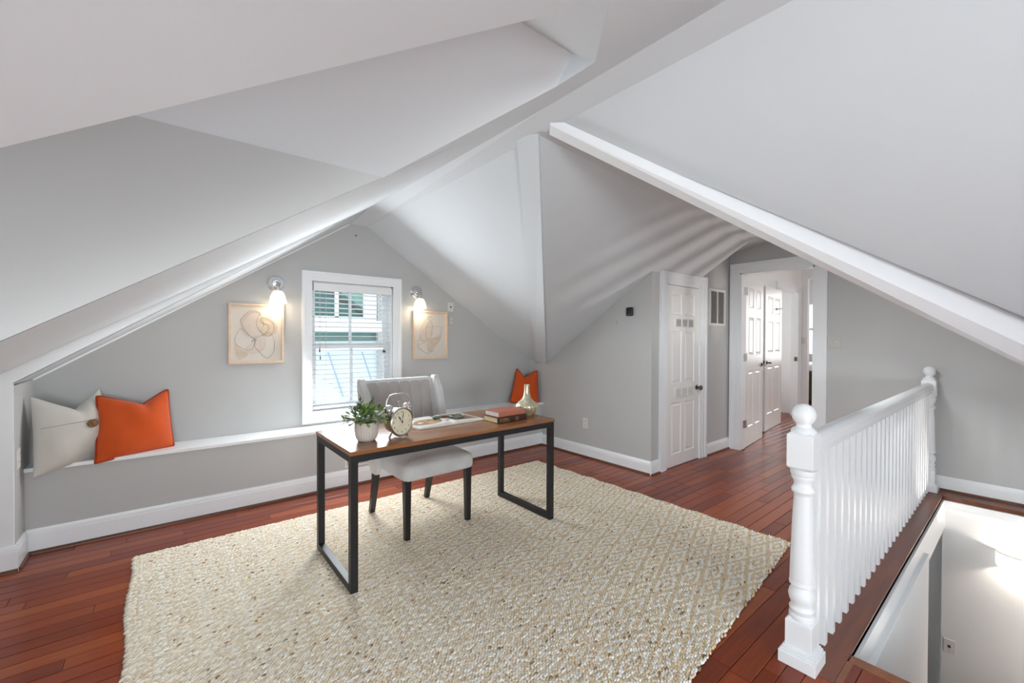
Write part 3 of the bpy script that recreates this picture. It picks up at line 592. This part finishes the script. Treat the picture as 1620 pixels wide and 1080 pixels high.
def picture(x0, x1, z0, z1, label, loops, blobs):
    cx, cz = (x0+x1)/2, (z0+z1)/2; t = thing('framed_picture', label, 'picture', (cx, YW, cz)); w_, h_ = x1-x0, z1-z0; f = .018
    fm = MB()
    O_ = [(-w_/2,-h_/2),(w_/2,-h_/2),(w_/2,h_/2),(-w_/2,h_/2)]; I_ = [(a-f*np.sign(a), b-f*np.sign(b)) for a, b in O_]
    for i in range(4):
        j = (i+1) % 4; q = [O_[i], O_[j], I_[j], I_[i]]
        fm.add([(a, -.004, b) for a, b in q]+[(a, -.034, b) for a, b in q], [(0,1,2,3),(4,5,6,7)]+[(k, (k+1)%4, (k+1)%4+4, k+4) for k in range(4)])
    part('frame', fm, M_FRAME, t, bevel=.0015)
    pp = part('paper', MB().box((-w_/2+f, -.010, -h_/2+f), (w_/2-f, -.002, h_/2-f)), M_PAPER, t)
    U = lambda a, b, d: ((a-.5)*w_, d, (.5-b)*h_)
    for k, (m, pts) in enumerate(blobs):
        part('wash', MB().prism([U(p[0], p[1], -.0104-.0003*k) for p in closed(pts)], (0, .0004, 0)), m, pp)
    for k, (m, pts) in enumerate(loops):
        part('line', MB().tube([U(p[0], p[1], -.0120) for p in closed(pts)], .0008, 4, True), m, pp)
# left picture: coordinates as fractions of the frame
picture(.411, .813, 1.106, 1.602, 'framed abstract line drawing hanging left of the window', [
  (M_LINE, [(.22,.30),(.30,.18),(.44,.11),(.56,.16),(.52,.23),(.50,.35),(.58,.48),(.70,.54),(.80,.48),(.82,.36),(.74,.27),(.60,.23),(.58,.31),(.70,.36),(.72,.42),(.64,.50),(.50,.56),(.40,.64),(.46,.60),(.34,.50)]),
  (M_LINE, [(.12,.58),(.22,.42),(.34,.52),(.48,.60),(.44,.72),(.38,.78),(.26,.75),(.14,.68)]),
  (M_LINE, [(.50,.76),(.66,.90),(.76,.88),(.82,.78),(.82,.60),(.74,.48),(.64,.52),(.48,.60),(.46,.70)]),
  (M_LINE2, [(.24,.44),(.28,.26),(.44,.14),(.58,.20),(.62,.36),(.52,.52),(.36,.56)])],
 [(M_BLOB2, [(.20,.30),(.36,.14),(.54,.18),(.58,.38),(.46,.54),(.30,.50)]), (M_BLOB, [(.54,.24),(.74,.22),(.88,.38),(.80,.52),(.62,.54),(.52,.40)]),
  (M_BLOB, [(.12,.66),(.22,.76),(.34,.84),(.28,.90),(.18,.92),(.12,.80)]), (M_BLOB2, [(.46,.62),(.66,.58),(.64,.76),(.44,.84),(.28,.78)])])
picture(2.027, 2.443, 1.099, 1.608, 'framed abstract line drawing hanging right of the window', [
  (M_LINE, [(.50,.10),(.54,.14),(.54,.24),(.57,.30),(.58,.40),(.54,.50),(.52,.46),(.55,.34),(.52,.26),(.44,.16)]),
  (M_LINE, [(.42,.34),(.80,.32),(.82,.38),(.78,.56),(.60,.58),(.40,.58),(.37,.50),(.38,.38)]),
  (M_LINE, [(.14,.64),(.20,.60),(.30,.62),(.46,.60),(.36,.66),(.20,.70),(.14,.76),(.30,.84),(.44,.90),(.60,.82),(.50,.86),(.34,.88),(.16,.74)]),
  (M_LINE2, [(.20,.60),(.20,.44),(.30,.26),(.44,.12),(.50,.20),(.36,.34),(.26,.50)])],
 [(M_BLOB2, [(.22,.46),(.36,.24),(.50,.30),(.56,.56),(.36,.66),(.22,.62)]), (M_BLOB, [(.46,.62),(.62,.56),(.80,.48),(.78,.62),(.62,.78),(.46,.86),(.40,.74)])])

# ------------------------------------------------------------------ pillows
def pillow(name, label, BL, BR, TR, TL, th, back, m, piping=None, chop=.0, pinch=.07, chop_x=.0, thing_loc=None, bottom=.02):
    BL, BR, TR, TL = [Vector(q) for q in (BL, BR, TR, TL)]; loc = (BL+BR)/2
    t = thing(name, label, 'pillow', loc); N = 28
    n_ = (BR-BL).cross(TL-BL).normalized()
    if n_.y > 0: n_ = -n_
    def base_(s, q):
        s2 = s*(1-pinch*(1-q*q)); 
        q2 = q*(1-(pinch if q > 0 else bottom)*(1-s*s))
        if q > 0: q2 -= chop*max(0, 1-abs((s-chop_x)/(.95+chop_x*(1 if s < chop_x else -1))))**1.15*q**2
        a, b = (s2+1)/2, (q2+1)/2
        return (BL*(1-a)+BR*a)*(1-b)+(TL*(1-a)+TR*a)*b
    def pt(s, q, sg):
        h = ((1-s*s)*(1-q*q)); h = h**.55 if h > 0 else 0
        if chop and q > 0: h *= 1-.45*math.exp(-((s-chop_x)/.16)**2)*q
        wr = .006*math.sin(s*5+q*3)*h
        return base_(s, q)+n_*((th if sg > 0 else -back)*h+wr)
    mb = MB(); g = [math.sin(-PI/2+PI*i/N) for i in range(N+1)]; vs = []
    for sg in (1, -1):
        for q in g:
            for s in g: vs.append(pt(s, q, sg))
    K = (N+1)**2; W_ = N+1; fs = []
    for o in (0, K):
        for i in range(N):
            for j in range(N): fs.append((o+i*W_+j, o+i*W_+j+1, o+(i+1)*W_+j+1, o+(i+1)*W_+j))
    mb.add(vs, fs); o = part('cover', mb, m, t, loc, smooth=60)
    bm = bmesh.new(); bm.from_mesh(o.data); bmesh.ops.remove_doubles(bm, verts=bm.verts[:], dist=1e-5); bmesh.ops.recalc_face_normals(bm, faces=bm.faces[:]); bm.to_mesh(o.data); bm.free()
    edge = [base_(s, -1) for s in g]+[base_(1, q) for q in g[1:]]+[base_(s, 1) for s in g[::-1][1:]]+[base_(-1, q) for q in g[::-1][1:-1]]
    if piping: part('piping', MB().tube(edge, .0075, 8, True), piping, t, loc, smooth=60)
    return t, pt, n_, loc
pillow('throw_pillow', 'orange rectangular throw pillow leaning on the left end of the window seat', (-.335, 3.815, .512), (.062, 3.985, .528), (.030, 4.085, .928), (-.342, 3.99, .922), .10, .03, M_ORANGE, M_ORANGE_D, chop=.40, chop_x=.22, pinch=.03)
t, pt, n_, loc = pillow('throw_pillow', 'oatmeal linen throw pillow with a wooden button in the left corner of the window seat', (-.598, 3.765, .484), (-.27, 4.0, .53), (-.335, 4.09, .962), (-.622, 3.86, .955), .115, .03, M_BEIGE, None, chop=.50, chop_x=.12, pinch=.03)
sm = [pt(s, .14-.02*s, 1)+n_*.0006 for s in np.linspace(-.92, .9, 30)]
part('seam', MB().tube(sm, .0016, 5), M_SEAM, t, loc)
M_BUTTON = mat('carved_wood_button', S(120, 84, 48), .5, noise=.5, nscale=45)
bc = pt(.26, .02, 1)+n_*.005; q = n_.to_track_quat('Z', 'Y').to_matrix()
bt = MB().lathe([(.001,.010),(.012,.010),(.017,.006),(.022,.009),(.026,.006),(.027,0),(.02,-.004)], 24); bt.v = [tuple(q @ Vector((a*1.1, b*.95, c))+bc) for a, b, c in bt.v]
part('button', bt, M_BUTTON, t, loc, smooth=40)
pillow('throw_pillow', 'orange throw pillow in the right corner of the window seat behind the glass vase', (3.265, 4.02, .545), (3.59, 3.865, .512), (3.60, 3.90, .915), (3.425, 4.085, .935), .075, .03, M_ORANGE, M_ORANGE_D, chop=.46, chop_x=-.2, pinch=.03)

# ------------------------------------------------------------------ rug
t = thing('area_rug', 'large woven jute rug with an ivory and tan diamond pattern under the desk', 'rug', (1.5, 2.1, 0)); O = t.location
SWc, NWc, NEc, SEc = [np.array(q) for q in RUG]
def rugmap(a, b): # a along x 0..1, b along y 0..1
    a = np.asarray(a)[..., None]; b = np.asarray(b)[..., None]
    return (SWc*(1-a)+SEc*a)*(1-b)+(NWc*(1-a)+NEc*a)*b
bp = [(*rugmap(a, b), 0) for a, b in ((.004, .006), (.996, .006), (.996, .994), (.004, .994))]
part('rug_backing', MB().prism([(p[0], p[1], .001) for p in bp], (0, 0, .006)), mat('jute_backing', S(188, 166, 136), .95, noise=.2, nscale=40), t, O)
nx, ny = 186, 296
ii, jj = np.meshgrid(np.arange(nx), np.arange(ny)); ii = ii.ravel(); jj = jj.ravel(); n = len(ii)
a = (ii+.5+.5*(jj % 2)*1.0-.25)/nx+rng.normal(0, .0006, n); b = (jj+.5)/ny+rng.normal(0, .0006, n)
b = np.where(jj == 0, b-rng.random(n)*.0035*(rng.random(n) < .6), b)
a += .0022*np.sin(b*21+1)*(ii < 2)+.003*np.sin(b*57)*(ii > nx-3)
ctr = rugmap(a, b)
X, Y = 3.015-ctr[:, 0], ctr[:, 1]-1.242+.02*(3.0-ctr[:, 0])*.3
cx_, cy_ = .155, .056
uu = X/cx_/2; vv = Y/cy_/2
p1 = np.abs(uu-np.round(uu))*2+np.abs(vv-np.round(vv))*2
uu2 = uu-.5; vv2 = vv-.5
p2 = np.abs(uu2-np.round(uu2))*2+np.abs(vv2-np.round(vv2))*2
d = np.minimum(p1, p2)
white = ((d > .52) & (d < .80)) | (d < .20)
base_w = np.array(S(250, 246, 238)); base_t = np.array(S(230, 207, 172))
col = np.where(white[:, None], base_w, base_t)
patch = .5+.5*np.sin(ctr[:, 0]*9+2.3*np.sin(ctr[:, 1]*4))*np.sin(ctr[:, 1]*5.3+1.7*np.sin(ctr[:, 0]*6))
mixf = np.clip(rng.normal(.10, .16, n)+.25*(patch-.5)+.5*np.clip(1-ctr[:, 0]/2.4, 0, 1), 0, .85)[:, None]*np.where(white[:, None], .7, 1.)
rope = np.array(S(240, 231, 214))
col = col*(1-mixf)+rope*mixf
spk = rng.random(n); col = np.where((spk < .009)[:, None], np.array(S(168, 130, 92)), col); col = np.where((spk > .998)[:, None], np.array(S(140, 124, 110)), col)
col = col*rng.normal(1, .07, (n, 1)); col = np.clip(col, 0.01, 1)
# nodule template: low dome, 6 sides
th = np.arange(6)*PI/3
T = np.concatenate([np.stack([np.cos(th), np.sin(th), 0*th], 1), np.stack([.78*np.cos(th+.5), .78*np.sin(th+.5), 0*th+.68], 1), [[0, 0, 1.]]])
tf = []
for k in range(6): k2 = (k+1) % 6; tf += [(k, k2, k2+6), (k, k2+6, k+6), (k+6, k2+6, 12)]
tf = np.array(tf)
L = .0140*rng.normal(1, .08, n); Wd = .0062*rng.normal(1, .08, n); Hh = .0062*rng.normal(1, .14, n)*np.where(white, 1.1, 1.0); ang = np.radians(22)+rng.normal(0, .12, n)
lx = T[None, :, 0]*L[:, None]; ly = T[None, :, 1]*Wd[:, None]; lz = T[None, :, 2]*Hh[:, None]+.006+T[None, :, 0]*.0015
co = np.stack([lx*np.cos(ang)[:, None]-ly*np.sin(ang)[:, None]+ctr[:, None, 0]-O.x, lx*np.sin(ang)[:, None]+ly*np.cos(ang)[:, None]+ctr[:, None, 1]-O.y, lz], 2).reshape(-1, 3)
fa = (tf[None]+13*np.arange(n)[:, None, None]).reshape(-1, 3)
me = bpy.data.meshes.new('weave'); me.vertices.add(len(co)); me.vertices.foreach_set('co', co.ravel().astype(np.float32))
me.loops.add(fa.size); me.loops.foreach_set('vertex_index', fa.ravel().astype(np.int32)); me.polygons.add(len(fa)); me.polygons.foreach_set('loop_start', np.arange(0, fa.size, 3, dtype=np.int32))
me.polygons.foreach_set('use_smooth', np.ones(len(fa), bool)); me.update(calc_edges=True)
at = me.color_attributes.new('yarn', 'FLOAT_COLOR', 'POINT'); at.data.foreach_set('color', np.concatenate([np.repeat(col, 13, 0), np.ones((n*13, 1))], 1).ravel().astype(np.float32))
M_YARN = mat('jute_yarn', (.6, .5, .4), .95, spec=.1, bump=.3, bscale=500); nt = M_YARN.node_tree; an = nt.nodes.new('ShaderNodeAttribute'); an.attribute_name = 'yarn'; nt.links.new(an.outputs['Color'], nt.nodes['Principled BSDF'].inputs['Base Color'])
me.materials.append(M_YARN); wo = bpy.data.objects.new('weave', me); COL.objects.link(wo); wo.parent = t; wo['kind'] = 'stuff'
RZ = .016

# ------------------------------------------------------------------ desk
t = thing('writing_desk', 'walnut-topped desk with black square-tube loop legs on the rug', 'desk', (1.46, 2.49, RZ)); O = t.location
dx0, dx1, dy0, dy1, DT = .735, 2.195, 2.188, 2.815, .745
part('desk_top', MB().box((dx0, dy0, DT-.022), (dx1, dy1, DT)), M_DESK, t, O, bevel=.0012)
def tubebox(mb, a, b): return mb.box(a, b)
q = .038; fr = MB().box((dx0+.004, dy0+.004, DT-.022-q), (dx1-.004, dy0+.004+q, DT-.022)).box((dx0+.004, dy1-.004-q, DT-.022-q), (dx1-.004, dy1-.004, DT-.022)).box((dx0+.004, dy0+.004+q, DT-.022-q), (dx0+.004+q, dy1-.004-q, DT-.022)).box((dx1-.004-q, dy0+.004+q, DT-.022-q), (dx1-.004, dy1-.004-q, DT-.022))
part('apron_frame', fr, M_BLACK, t, O, bevel=.0015)
for x in (dx0+.004, dx1-.004-q):
    for y in (dy0+.004, dy1-.004-q): part('leg', MB().box((x, y, RZ+q*.0), (x+q, y+q, DT-.022-q)), M_BLACK, t, O, bevel=.0015)
    part('foot_rail', MB().box((x, dy0+.004+q, RZ), (x+q, dy1-.004-q, RZ+q)), M_BLACK, t, O, bevel=.0015)

# ------------------------------------------------------------------ chair
t = thing('dining_chair', 'grey velvet wingback side chair with channel-stitched back behind the desk', 'chair', (1.455, 2.80, RZ), math.radians(1.5))
def crown(p, c):
    x, y, z = p
    if c.z > 0: z += .035*(1-min(1, abs(c.x))**2.4)*(1-min(1, abs(c.y))**2.4)*max(0, c.z)
    k = 1-.06*max(0, c.y)
    return Vector((x*k, y, z))
part('seat', MB().rbox((0, -.01, .432), (.545, .52, .115), .035, 6, fn=crown), M_VELVET, t, smooth=60)
def yback(z): return .255+max(0, z-.42)*.29
bk = MB()
zs_ = np.linspace(.36, .985, 26); xs_ = np.linspace(-.245, .245, 61); g = []
for z in zs_:
    tt = (z-.36)/.625
    for x in xs_:
        ch = abs(math.sin((x/.49+.5)*6*PI))*min(1, (1-tt)/.05+.0); rd = .03*max(0, (tt-.93)/.07)**2
        g.append((x*(1+.10*tt), yback(z)-.045-.010*ch**.6+rd, z))
k = len(xs_); fs = [(i*k+j, i*k+j+1, (i+1)*k+j+1, (i+1)*k+j) for i in range(len(zs_)-1) for j in range(k-1)]
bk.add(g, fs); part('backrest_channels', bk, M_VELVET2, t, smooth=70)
hb = MB().rbox((0, 0, 0), (1, 1, 1), .06, 6)
def bend(p):
    x, y, z = p; zz = .36+(z+.5)*.625; tt = z+.5
    return (x*.56*(1+.12*tt), yback(zz)-.01+y*.085*(1-.25*tt), zz)
hb.v = [bend(p) for p in hb.v]; part('backrest', hb, M_VELVET, t, smooth=50)
for sx in (-1, 1):
    wg = MB().rbox((0, 0, 0), (1, 1, 1), .3, 8)
    def wb(p):
        x, y, z = p; tt = z+.5; zz = .335+tt*.665; dep = .135+.05*math.exp(-((tt-.35)/.28)**2)+.02*max(0, .25-tt)
        if y < 0: y *= 1+.1*math.sin(tt*PI)
        return (sx*(.272+.038*tt)+x*.068, yback(zz)-.04+y*dep-.035, zz-(.02 if y < -.2 and tt > .9 else 0))
    wg.v = [wb(p) for p in wg.v]; part('wing', wg, M_VELVET, t, smooth=60)
def leg(x0, y0, x1, y1, a, b, z1):
    m = MB(); m.add([(x0-b, y0-b, 0), (x0+b, y0-b, 0), (x0+b, y0+b, 0), (x0-b, y0+b, 0), (x1-a, y1-a, z1), (x1+a, y1-a, z1), (x1+a, y1+a, z1), (x1-a, y1+a, z1)], [(0,3,2,1),(4,5,6,7),(0,1,5,4),(1,2,6,5),(2,3,7,6),(3,0,4,7)]); return m
for sx in (-1, 1):
    part('leg', leg(sx*.238, -.232, sx*.238, -.228, .0225, .017, .40), M_BLKWOOD, t, bevel=.002)
    rl = MB()
    pth = [(0, .345), (.10, .318), (.22, .287), (.32, .27), (.40, .268)]
    vs = [(sx*(.232-.0*z)+ax*(.018+.006*z/.4), yy+ay*(.018+.006*z/.4), z) for z, yy in pth for ax, ay in ((-1,-1),(1,-1),(1,1),(-1,1))]
    rl.add(vs, [(3,2,1,0), (16,17,18,19)]+[(q*4+i, q*4+(i+1)%4, q*4+4+(i+1)%4, q*4+4+i) for q in range(4) for i in range(4)])
    part('leg', rl, M_BLKWOOD, t, bevel=.002)

# ------------------------------------------------------------------ things on the desk
DZT = DT+RZ*0+.0
# potted plant
t = thing('potted_plant', 'small bushy green plant in a ribbed white pot on the desk', 'plant', (.892, 2.385, DZT))
M_POT = mat('ribbed_ceramic', S(216, 206, 198), .55, noise=.03); M_SOIL = mat('soil', S(60, 50, 40), .95, noise=.3, nscale=60)
rib = lambda a, h: 1+.05*abs(math.sin(a*14)) if .008 < h < .098 else 1
part('pot', MB().lathe([(.04,.0),(.047,.003),(.055,.02),(.06,.045),(.063,.075),(.0645,.1),(.0635,.105),(.058,.105),(.057,.085)], 112, rmod=rib, cap=False), M_POT, t, smooth=50)
part('soil', MB().lathe([(.0, .0), (.04, .001), (.04, .004), (.0, .004)], 16, cap=False).lathe([(.0575, .084), (.05, .092), (.001, .094)], 20), M_SOIL, t)
M_LEAF = mat('leaf_green', S(104, 146, 66), .5, col2=S(178, 194, 98), nscale=18); M_LEAF2 = mat('leaf_grey_green', S(70, 98, 74), .5, col2=S(104, 128, 96), nscale=24)
def leafgeo(mb, base, dirv, L, Wd, curl=.2):
    dirv = Vector(dirv).normalized(); sd = dirv.cross(Vector((0, 0, 1)))
    if sd.length < .1: sd = Vector((1, 0, 0))
    sd.normalize(); up = sd.cross(dirv); b = Vector(base); vs = [b]
    for f, w_ in ((.3, .85), (.6, 1), (.85, .6)):
        c = b+dirv*L*f-up*curl*L*f*f*-1*(-1); vs += [c-sd*Wd*w_*.5+up*.1*Wd, c-up*.05*Wd, c+sd*Wd*w_*.5+up*.1*Wd]
    vs.append(b+dirv*L-up*curl*L)
    mb.add(vs, [(0,1,2),(0,2,3),(1,4,5,2),(2,5,6,3),(4,7,8,5),(5,8,9,6),(7,10,8),(8,10,9)])
fo = MB(); fo2 = MB()
for k in range(300):
    a = random.uniform(0, 2*PI); el = random.uniform(-.15, 1.3); rr = random.uniform(.035, .108)
    c = Vector((rr*1.12*math.cos(a)*math.cos(el), rr*1.0*math.sin(a)*math.cos(el), .105+rr*.75*math.sin(el)+.008))
    dv = Vector((math.cos(a+random.uniform(-.8, .8))*math.cos(el), math.sin(a+random.uniform(-.8, .8))*math.cos(el), math.sin(el)+random.uniform(-.5, .5)))
    leafgeo(fo if random.random() < .62 else fo2, c, dv, random.uniform(.026, .040), random.uniform(.017, .026), random.uniform(0, .4))
part('foliage', fo, M_LEAF, t, smooth=60, kind='stuff'); part('dark_foliage', fo2, M_LEAF2, t, smooth=60, kind='stuff')
for bx, by, tx, ty, tz in ((-.02, 0, -.035, .0, .235), (.02, .01, .04, .02, .215), (-.05, .0, -.085, -.01, .185), (-.06, -.02, -.125, -.02, .15)):
    s_ = MB(); p0 = Vector((bx, by, .10)); p1 = Vector((tx, ty, tz)); s_.tube([p0, (p0+p1)/2+Vector((.004, 0, .006)), p1], .0016, 5)
    for k in range(9):
        f = .4+.6*k/8; c = p0.lerp(p1, f); dv = (p1-p0).normalized()+Vector((random.uniform(-1, 1), random.uniform(-1, 1), .2))*.9
        leafgeo(s_, c, dv if k < 8 else (p1-p0), .032, .012, .1)
    part('sprig', s_, M_LEAF2, t, smooth=60)
# alarm clock
t = thing('alarm_clock', 'vintage twin-bell alarm clock with a cream dial beside the plant', 'clock', (1.076, 2.335, DZT), math.radians(14)); t.scale = (1.12, 1.12, 1.12); cz = .082
M_DIAL = mat('aged_cream_dial', S(226, 218, 192), .5, noise=.07, nscale=22); M_INK = mat('black_ink', (.015, .013, .01), .6)
M_NICKEL = mat('aged_nickel', (.55, .5, .44), .24, 1, noise=.12, nscale=30)
part('case', MB().lathe([(.06,-.058),(.066,-.054),(.069,-.045),(.070,0),(.069,.006)], 44, (0,0,cz), '-y'), M_NICKEL, t, smooth=40)
part('bezel', MB().lathe([(.066,.0),(.074,.002),(.076,.008),(.074,.014),(.070,.016),(.066,.013),(.065,.006)], 48, (0,0,cz), '-y', cap=False), M_NICKEL, t, smooth=50)
dial = part('dial', MB().lathe([(.0665,.004),(.0665,.008)], 48, (0,0,cz), '-y'), M_DIAL, t)
def text_mesh(s, size, mt, parent, name='lettering', align='CENTER', ext=.0002):
    cu = bpy.data.curves.new('t', 'FONT'); cu.body = s; cu.size = size; cu.align_x = align; cu.align_y = 'CENTER'; cu.extrude = ext; cu.resolution_u = 2
    o = bpy.data.objects.new('t', cu); COL.objects.link(o); dg = bpy.context.evaluated_depsgraph_get()
    me = bpy.data.meshes.new_from_object(o.evaluated_get(dg)); bpy.data.objects.remove(o); me.materials.clear(); me.materials.append(mt)
    q = bpy.data.objects.new(name, me); COL.objects.link(q); q.parent = parent; return q
for k in range(1, 13):
    a = PI/2-k*PI/6; q = text_mesh(str(k), .0155, M_INK, dial, 'numeral'); q.location = (.052*math.cos(a), -.0083, cz+.052*math.sin(a)); q.rotation_euler = (PI/2, 0, 0)
def hand(ang, L, wd, nm, d):
    a = PI/2-ang; dv = Vector((math.cos(a), 0, math.sin(a))); sd = Vector((-dv.z, 0, dv.x)); c = Vector((0, d, cz))
    P = [c-dv*.008-sd*wd*.4, c-dv*.008+sd*wd*.4, c+dv*L*.3+sd*wd*.4, c+dv*L*.62+sd*wd*1.3, c+dv*L, c+dv*L*.62-sd*wd*1.3, c+dv*L*.3-sd*wd*.4]
    part(nm, MB().prism(P, (0, -.001, 0)), M_INK, t)
hand(math.radians(-36), .042, .003, 'hour_hand', -.0100); hand(math.radians(9), .053, .0018, 'minute_hand', -.0118); part('hub', MB().lathe([(.004,.0118),(.004,.0142)], 12, (0,0,cz), '-y'), M_INK, t)
for sx in (-1, 1):
    a = PI/2-sx*.72; c = Vector((.092*math.cos(a), .022, cz+.092*math.sin(a))); ax = Vector((math.cos(a), 0, math.sin(a))); R_ = ax.to_track_quat('Z', 'Y').to_matrix()
    bl = MB().lathe([(.024,-.006),(.025,-.003),(.023,.006),(.017,.013),(.008,.017),(.004,.018),(.004,.024),(.002,.026)], 24); bl.v = [tuple(R_ @ Vector(p)+c) for p in bl.v]
    part('bell', bl, M_CHROME, t, smooth=50)
    part('bell_post', MB().tube([Vector((.068*math.cos(a), .022, cz+.068*math.sin(a))), c], .003, 6), M_NICKEL, t)
    part('foot', MB().tube([(sx*.04, .022, cz-.056), (sx*.054, .02, .012)], .004, 6).lathe([(.002,.0),(.006,.003),(.007,.007),(.004,.012)], 10, (sx*.055, .02, 0)), M_NICKEL, t, smooth=50)
part('handle', MB().tube([(-.075, .022, cz+.085), (-.072, .022, cz+.115), (-.055, .022, cz+.137), (-.03, .022, cz+.143), (.03, .022, cz+.143), (.055, .022, cz+.137), (.072, .022, cz+.115), (.075, .022, cz+.085)], .0035, 8), M_CHROME, t, smooth=60)
part('hammer', MB().tube([(0, .022, cz+.066), (0, .022, cz+.10)], .002, 6).tube([(-.009, .022, cz+.10), (.009, .022, cz+.10)], .004, 8), M_CHROME, t)
# open book
t = thing('open_book', 'open picture book lying flat in the middle of the desk', 'book', (1.50, 2.59, DZT), math.radians(2))
M_PAGE = mat('page_paper', S(236, 233, 226), .8, noise=.02); M_COVER = mat('pale_cover_board', S(196, 186, 168), .7, noise=.05)
part('cover', MB().box((-.265, -.142, 0), (.265, .142, .003)), M_COVER, t)
def pagez(x): q = abs(x)/.26; return .006+.013*(1-q**3)*min(1, q*9)**.6+.003
for sx in (-1, 1):
    m = MB(); X_ = [sx*.258*i/14 for i in range(15)]
    vs = []
    for x in X_: vs += [(x, -.136, .003), (x, .136, .003), (x, .136, pagez(x)), (x, -.136, pagez(x))]
    m.add(vs, [(0,1,2,3), (56,59,58,57)]+[(k*4+i, k*4+4+i, k*4+4+(i+1)%4, k*4+(i+1)%4) for k in range(14) for i in range(4)])
    pb = part('page_block', m, M_PAGE, t, smooth=40)
    pm = MB()
    if sx < 0:
        ring = [(-.135+.098*math.cos(a), -.03+.075*math.sin(a)) for a in np.linspace(0, 2*PI, 28, endpoint=False)]
        M_P1 = mat('printed_plate_food', S(206, 172, 124), .7, col2=S(150, 98, 66), nscale=24); M_RIM = mat('printed_plate_rim', S(150, 120, 92), .7, noise=.2, nscale=20)
        for sc_, d_, mm in ((1.06, .0004, M_RIM), (1, .0008, M_P1)):
            q = MB(); q.add([(-.135, -.03, pagez(.135)+d_)]+[(-.135+(x+.135)*sc_, -.03+(y+.03)*sc_, pagez(-.135+(x+.135)*sc_)+d_) for x, y in ring], [(0, i+1, (i+1) % 28+1) for i in range(28)]); part('printed_picture', q, mm, pb)
    else:
        xs2 = np.linspace(.035, .235, 8); q = MB()
        for x in xs2: q.add([], [])
        vs = [(x, y, pagez(x)+.0006) for x in xs2 for y in (-.115, .12)]
        q.add(vs, [(2*i, 2*i+2, 2*i+3, 2*i+1) for i in range(7)]); part('printed_picture', q, mat('printed_photo', S(176, 150, 132), .7, col2=S(112, 84, 74), nscale=16), pb)
# magnifying glass on the book
t = thing('magnifying_glass', 'magnifying glass with a wooden handle lying across the open book', 'magnifying glass', (1.60, 2.56, DZT+.0315), math.radians(-12))
M_WOODH = mat('rosewood_handle', S(104, 58, 40), .35, noise=.3, nscale=30); M_PATINA = mat('green_patina_metal', S(120, 140, 128), .35, .8, noise=.35, nscale=60)
part('lens_ring', MB().tube([(.047*math.cos(a), .047*math.sin(a), 0) for a in np.linspace(0, 2*PI, 32, endpoint=False)], .0058, 8, True), M_PATINA, t, smooth=60)
part('lens', MB().lathe([(.044,-.001),(.02,.0015),(.001,.002)], 28), M_GLASS, t, smooth=60)
hx = lambda p: [(-.05-h, rr) for h, rr in p]
def along(m, prof, seg=16): return m.lathe([(rr, -h) for h, rr in prof], seg, (0, 0, .001), 'x')
part('ferrule', along(MB(), [(.05,.004),(.055,.006),(.066,.0055),(.07,.0075)]), M_PATINA, t, smooth=50)
part('handle', along(MB(), [(.07,.007),(.085,.0095),(.105,.0085),(.12,.0075)]), M_WOODH, t, smooth=50)
part('handle_end', along(MB(), [(.12,.0085),(.128,.011),(.137,.0095),(.147,.013),(.157,.011),(.167,.0125),(.175,.006)]), M_PATINA, t, smooth=35)
# stacked books
M_GOLD = mat('gilt_lettering', S(206, 176, 120), .45, .3)
def book(name, label, loc, rz, L, D, H, cov, pagec, lines=None):
    t = thing(name, label, 'book', loc, rz, None); c = .003
    part('cover', MB().box((0, 0, 0), (L, D, c)).box((0, 0, H-c), (L, D, H)).prism([(0, 0, c), (0, -.003, H*.3), (0, -.003, H*.7), (0, 0, H-c), (0, .004, H-c), (0, .004, c)], (L, 0, 0)), cov, t, bevel=.0008)
    part('page_block', MB().box((.004, .004, c), (L-.004, D-.006, H-c)), pagec, t)
    for s, x, z, sz in (lines or []):
        q = text_mesh(s, sz, M_GOLD, t, 'lettering', 'LEFT'); q.location = (x, -.0034, z); q.rotation_euler = (PI/2, 0, 0)
    return t
book('hardcover_book', 'dark brown hardcover book with gilt spine lettering, bottom of the stack', (1.752, 2.29, DZT), math.radians(.5), .262, .165, .038, mat('dark_brown_cloth', S(64, 34, 26), .6, noise=.15, nscale=40), mat('yellowed_pages', S(222, 204, 160), .85, noise=.06, nscale=80, stretch=(1, 1, 30)),
     [('THE TURNING', .012, .0255, .0125), ('OF THE SEASON', .012, .0115, .0125), ('Marion', .155, .0255, .0115), ('Hallam', .155, .0115, .0115)])
book('hardcover_book', 'salmon pink hardcover book lying on top of the brown book', (1.772, 2.302, DZT+.0382), math.radians(1.5), .245, .16, .034, mat('salmon_cloth', S(186, 112, 90), .6, noise=.08, nscale=40), mat('white_pages', S(226, 224, 222), .85, noise=.04, nscale=80, stretch=(1, 1, 30)))
bpy.data.objects['hardcover_book.001']
# vase
def vase_mat():
    m = mat('mercury_glass', S(236, 232, 214), .2, .65, col2=S(196, 184, 140), nscale=60, bump=.5, bscale=160); return m
t = thing('glass_vase', 'mercury-glass vase with a slim neck and fluted round body on the desk corner', 'vase', (2.115, 2.405, DZT))
fl_ = lambda a, h: 1+.03*abs(math.sin(a*12))*(1 if h < .085 else max(0, 1-(h-.085)/.03))
part('body', MB().lathe([(.045,.0),(.052,.004),(.066,.022),(.078,.048),(.0835,.07),(.082,.08),(.074,.092),(.056,.108),(.038,.125),(.027,.145),(.0215,.165),(.019,.19),(.0185,.215),(.020,.232),(.0165,.232),(.015,.21)], 96, rmod=fl_, cap=False), vase_mat(), t, smooth=60)
part('base', MB().lathe([(.001,.001),(.044,.001),(.044,.004)], 24), M_CHROME, t)
